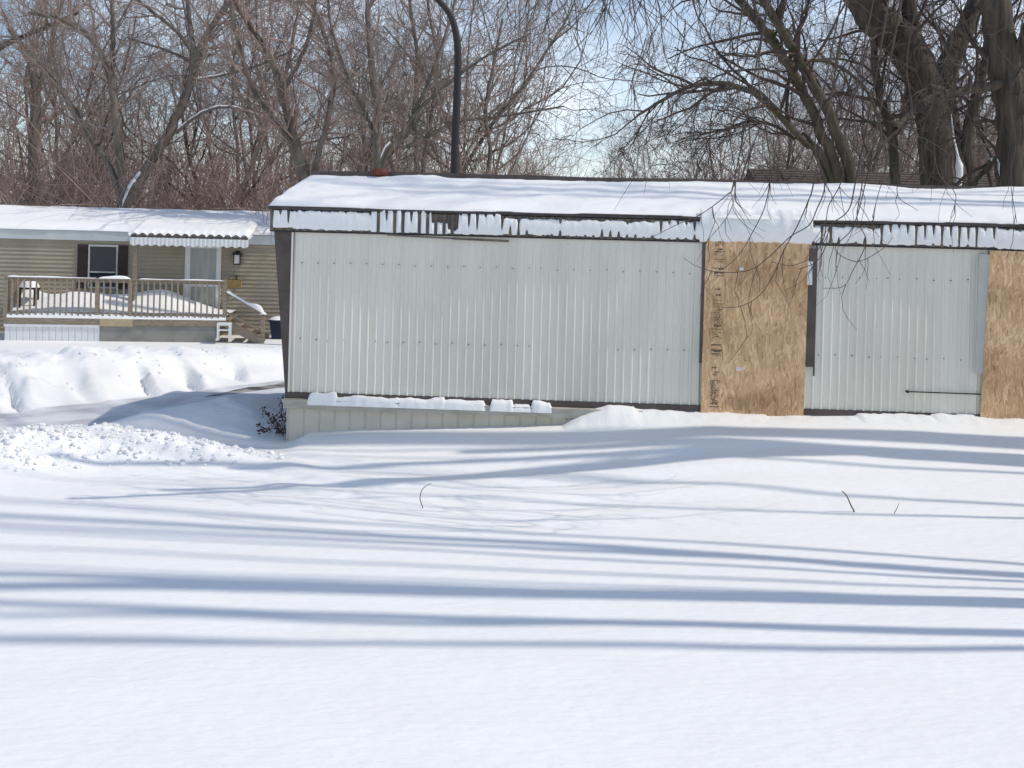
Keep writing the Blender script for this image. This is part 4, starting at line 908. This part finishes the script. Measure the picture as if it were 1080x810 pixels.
# --- weeping willow standing right of the yard, its hanging twigs come into view
def hanging(mb, p, length, rng, r0=.006, sway=.25):
    P = [p]; d = np.array([rng.normal() * .25, rng.normal() * .15, -1.0]); n = max(4, int(length / .12)); curl = rng.normal() * .10
    for i in range(n):
        d = unit(d + rng.normal(size=3) * sway * np.array([1, .6, .5]) + np.array([curl, 0, -.12 + .10 * (i / n)])); P.append(P[-1] + d * length / n)
    P = np.array(P); mb.tube(P, np.linspace(r0, r0 * .35, n + 1), 3); return P
wx, wy = 8.6, 10.6; t = thing('weeping_willow', 'weeping willow whose thin bare twigs hang before the roof and printed board', 'tree', (wx, wy, gz(wx, wy) - .1)); o0 = np.array([wx, wy, gz(wx, wy) - .1])
G = Grow(220); rng = np.random.default_rng(221); Wd = MB(); Tw = MB()
Q = catmull([np.array([0, 0, 0]), np.array([-.05, 0, 2.5]), np.array([.1, .05, 5]), np.array([-.1, .1, 7.5]), np.array([-.3, 0, 10.5])], 8); Wd.tube(Q, np.linspace(.24, .07, len(Q)), 10)
arms = []
for (u0, v0, Yd, zc) in ((905, -60, 10.2, 7.6), (840, -60, 10.0, 7.2), (760, -70, 10.6, 7.9), (690, -50, 9.8, 7.4), (610, -60, 9.4, 7.8), (560, -80, 10.5, 8.2)):
    end = at(u0, v0, Yd) - o0; st = np.array([-.1, .05, zc - 1.5]); mid = (st + end) / 2 + np.array([0, 0, .9]); A = catmull([st, mid, end, end + np.array([-.5, 0, -.25])], 10); Wd.tube(A, np.linspace(.07, .014, len(A)), 6); arms.append(A)
def hang_to(u, v0, v1, Yd, n=5, seed=0, spread=22):
    for k in range(n):
        uu = u + rng.normal() * spread; top = at(uu, v0 - rng.uniform(0, 40), Yd + rng.normal() * .3); bot = at(uu, v1 + rng.normal() * 25, Yd)
        P = hanging(Tw, top - o0, max(.3, top[2] - bot[2]) * rng.uniform(.7, 1.1), rng, .0065)
        for j in range(rng.integers(2, 6)):
            q = P[rng.integers(2, len(P) - 1)]; hanging(Tw, q, rng.uniform(.25, .8), rng, .004, .3)
for u, v1 in ((575, 70), (588, 95), (640, 60), (655, 110), (690, 130), (705, 80), (725, 150)): hang_to(u, -25, v1, 9.8, 4)
for u, v1 in ((790, 120), (830, 160), (960, 150), (1050, 180)): hang_to(u, -25, v1, 10.4, 2)
for u, v1 in ((715, 215), (765, 225), (800, 235), (870, 240), (905, 215), (985, 200), (1065, 205)): hang_to(u, 60, v1, 9.6, 2)
traced = [[(868, 120), (862, 160), (868, 195), (862, 222), (850, 238), (832, 250), (812, 272), (790, 285), (760, 287), (735, 282), (720, 272)],
          [(800, 60), (806, 120), (812, 175), (808, 215), (795, 245), (775, 270), (762, 285)],
          [(900, 100), (905, 150), (910, 190), (905, 230), (912, 255), (900, 285), (888, 302), (868, 304)],
          [(880, 80), (890, 140), (888, 190), (876, 218), (868, 250), (858, 270), (836, 280), (812, 276)],
          [(905, 190), (895, 222), (878, 238), (868, 262), (860, 277), (840, 284)],
          [(858, 190), (852, 214), (842, 240), (828, 264), (815, 290), (800, 312), (780, 323), (762, 324)],
          [(775, 190), (768, 205), (740, 226), (715, 236), (688, 250)], [(930, 120), (935, 170), (928, 205), (920, 230)],
          [(775, 40), (780, 90), (772, 140), (776, 190), (770, 225), (742, 258)], [(985, 130), (990, 180), (1008, 205), (1002, 230)], [(1066, 90), (1070, 150), (1066, 190), (1072, 235)],
          [(960, 60), (962, 120), (955, 170), (948, 205), (965, 222)], [(920, 150), (915, 195), (900, 240), (880, 262), (905, 276), (930, 262), (940, 250)]]
for tr in traced:
    d0 = rng.uniform(8.6, 10.2); n_ = len(tr); P = [at(u + rng.normal() * 1.5, v, d0 + .5 * k / n_) - o0 for k, (u, v) in enumerate(tr)]
    P.insert(0, P[0] + np.array([.15, 0, .9])); P.insert(0, P[0] + np.array([.2, .1, 1.2])); Q = catmull(P, 5); Tw.tube(Q, np.linspace(.0085, .003, len(Q)), 3)
    for j in range(7):
        q = Q[rng.integers(len(Q) // 4, len(Q) - 1)]; hanging(Tw, q, rng.uniform(.2, .6), rng, .0042, .32)
for A in arms:
    for k in range(14): q = A[rng.integers(8, len(A))]; hanging(Tw, q, rng.uniform(.6, 1.5), rng, .006)
Wd.build('trunk', M['olive_bark'], t, True); Tw.build('crown', M['dark_twig'], t)

# --- trees right of the yard, whose trunks throw the long shadows over the snow
def yard_tree(X0, dl, dr, rr, h, seed, label, fork=None):   # its trunk shadow runs from (3.75, dr) to (-3.7, dl)
    kk = math.cos(SUN_FRONT) / math.tan(SUN_EL); sl_ = (dr - dl) / 7.45; ly = kk * (-sl_ - math.tan(SUN_FRONT)); y = dr + (X0 - 3.75) * sl_
    G = Grow(seed, max=3, count=[6, 5, 4], ang=[40, 45, 50], start=.74, minr=.008)
    t = thing('yard_tree', label, 'tree', (X0, y, gz(X0, y) - .1), 0, 'bare trees along the right side of the yard')
    P = [np.zeros(3)]; n = 12; q = 0.0
    for k in range(n): q = q * .6 + G.r.normal() * .035; P.append(np.array([G.r.normal() * .05, ly * h * (k + 1) / n + q, h * (k + 1) / n]))
    P = catmull(P, 3); rad = np.linspace(rr, rr * .5, len(P)); G.wood.tube(P, rad, 10); G.kids(P, rad, 0, h * .5)
    if fork:
        j = int(len(P) * fork); Q = [P[j]]; m = 8; H = h * (1 - fork); q = 0.0; sg = 1 if seed % 2 else -1
        for k in range(m): q = q * .6 + G.r.normal() * .03; Q.append(P[j] + np.array([.12 * (k + 1) ** .5, (ly + .028 * sg) * H * (k + 1) / m + q, H * (k + 1) / m]))
        Q = catmull(Q, 3); rad = np.linspace(rr * .6, rr * .35, len(Q)); G.wood.tube(Q, rad, 8); G.kids(Q, rad, 0, h * .4)
    G.wood.build('trunk', M['bark'], t, True); G.crown.build('crown', M['twig'], t)
SH = 'bare tree along the right side of the yard, its trunk shadow crossing the open snow'
for a in ((7.6, 7.56, 7.66, .135, 24, 301, .35), (8.6, 9.2, 8.42, .09, 24, 302, .3), (9.4, 8.4, 8.02, .035, 23, 303, None), (7.2, 7.07, 7.03, .075, 23, 304, .35), (8.4, 6.45, 6.72, .055, 23, 305, .5),
          (8.9, 9.7, 8.62, .04, 24, 306, .4), (10.4, 12.5, 11.75, .22, 24, 307, .3), (8.2, 8.85, 8.2, .035, 23, 308, None), (9.8, 11.5, 10.3, .035, 24, 309, .3), (9.2, 11.9, 10.9, .03, 23, 310, None),
          (10, 12.2, 11.35, .04, 24, 311, .35), (8.0, 10.5, 9.75, .025, 23, 312, None), (9.0, 7.9, 7.72, .03, 23, 313, None)): yard_tree(a[0], a[1], a[2], a[3], a[4], a[5], SH, a[6])
yard_tree(15.5, 14.3, 13.55, .12, 25, 314, 'tall forked bare tree past the right end of the boarded home, shading its roof', .35)
yard_tree(14.2, 14.6, 14.1, .05, 24, 315, 'thin bare tree past the right end of the boarded home, shading its roof', .3)

# ------------------------------------------------------------------ small plants in the snow
def ground_depth(u, v):
    lo_, hi_ = 4.0, 14.0
    for _ in range(40):
        m_ = (lo_ + hi_) / 2; p = at(u, v, m_)
        if p[2] > gz(p[0], p[1]): lo_ = m_
        else: hi_ = m_
    return lo_
def stalk(name, pts, d, label, r=.004):
    d = ground_depth(*pts[0])
    P = [at(u, v, d) for u, v in pts]; o = np.array([P[0][0], P[0][1], gz(P[0][0], P[0][1])]); t = MB(); P = [q - o for q in P]; P.insert(0, np.array([0, 0, -.05])); Q = catmull(P, 5); t.tube(Q, np.linspace(r, r * .6, len(Q)), 4)
    ob = t.build(name, M['stalk']); ob.location = tuple(o); tag(ob, label, 'weed stalk', 'weed stalks poking from the snow')
stalk('weed_stalk', [(446, 536), (443, 526), (445, 517), (450, 512), (455, 510)], 10.6, 'curved weed stalk bending right, alone in the left of the snow field', .0045)
stalk('weed_stalk', [(901, 540), (897, 532), (893, 523), (888, 518)], 10.6, 'dark leaning weed stalk in the snow below the ribbed wall', .0075)
stalk('weed_stalk', [(943, 542), (946, 536), (948, 531)], 10.6, 'tiny pale weed stalk right of the dark leaning one', .004)
p = at(301, 462, 13.0); t = thing('leafy_shrub', 'small dark-leaved shrub at the corner of the boarded home', 'shrub', (p[0], p[1], gz(p[0], p[1]))); o0 = np.array([p[0], p[1], gz(p[0], p[1])])
st = MB(); lf = MB(); rng = np.random.default_rng(31)
for tr in ([(301, 462), (293, 452), (284, 440), (278, 430)], [(302, 462), (300, 448), (297, 435), (299, 418)], [(302, 458), (292, 446), (288, 440)], [(300, 460), (290, 452), (278, 455), (274, 448)], [(303, 462), (303, 450), (304, 440)]):
    d0 = 13.0 + rng.uniform(-.15, .12); Q = catmull([at(u, v, d0) - o0 for u, v in tr], 6); st.tube(Q, np.linspace(.006, .003, len(Q)), 4)
    for q in Q[3:]:
        for k in range(5):
            c = q + rng.normal(size=3) * .02; a = unit(rng.normal(size=3)); b = unit(np.cross(a, rng.normal(size=3))); l = rng.uniform(.015, .028)
            lf.add([c, c + a * l + b * l * .45, c + a * l * 2, c + a * l - b * l * .45], [(0, 1, 2, 3)])
st.build('stem', M['stalk'], t); lf.build('leaves', M['leaf'], t)
print('objects', len(sc.objects), 'verts', sum(len(o.data.vertices) for o in sc.objects if o.type == 'MESH'))
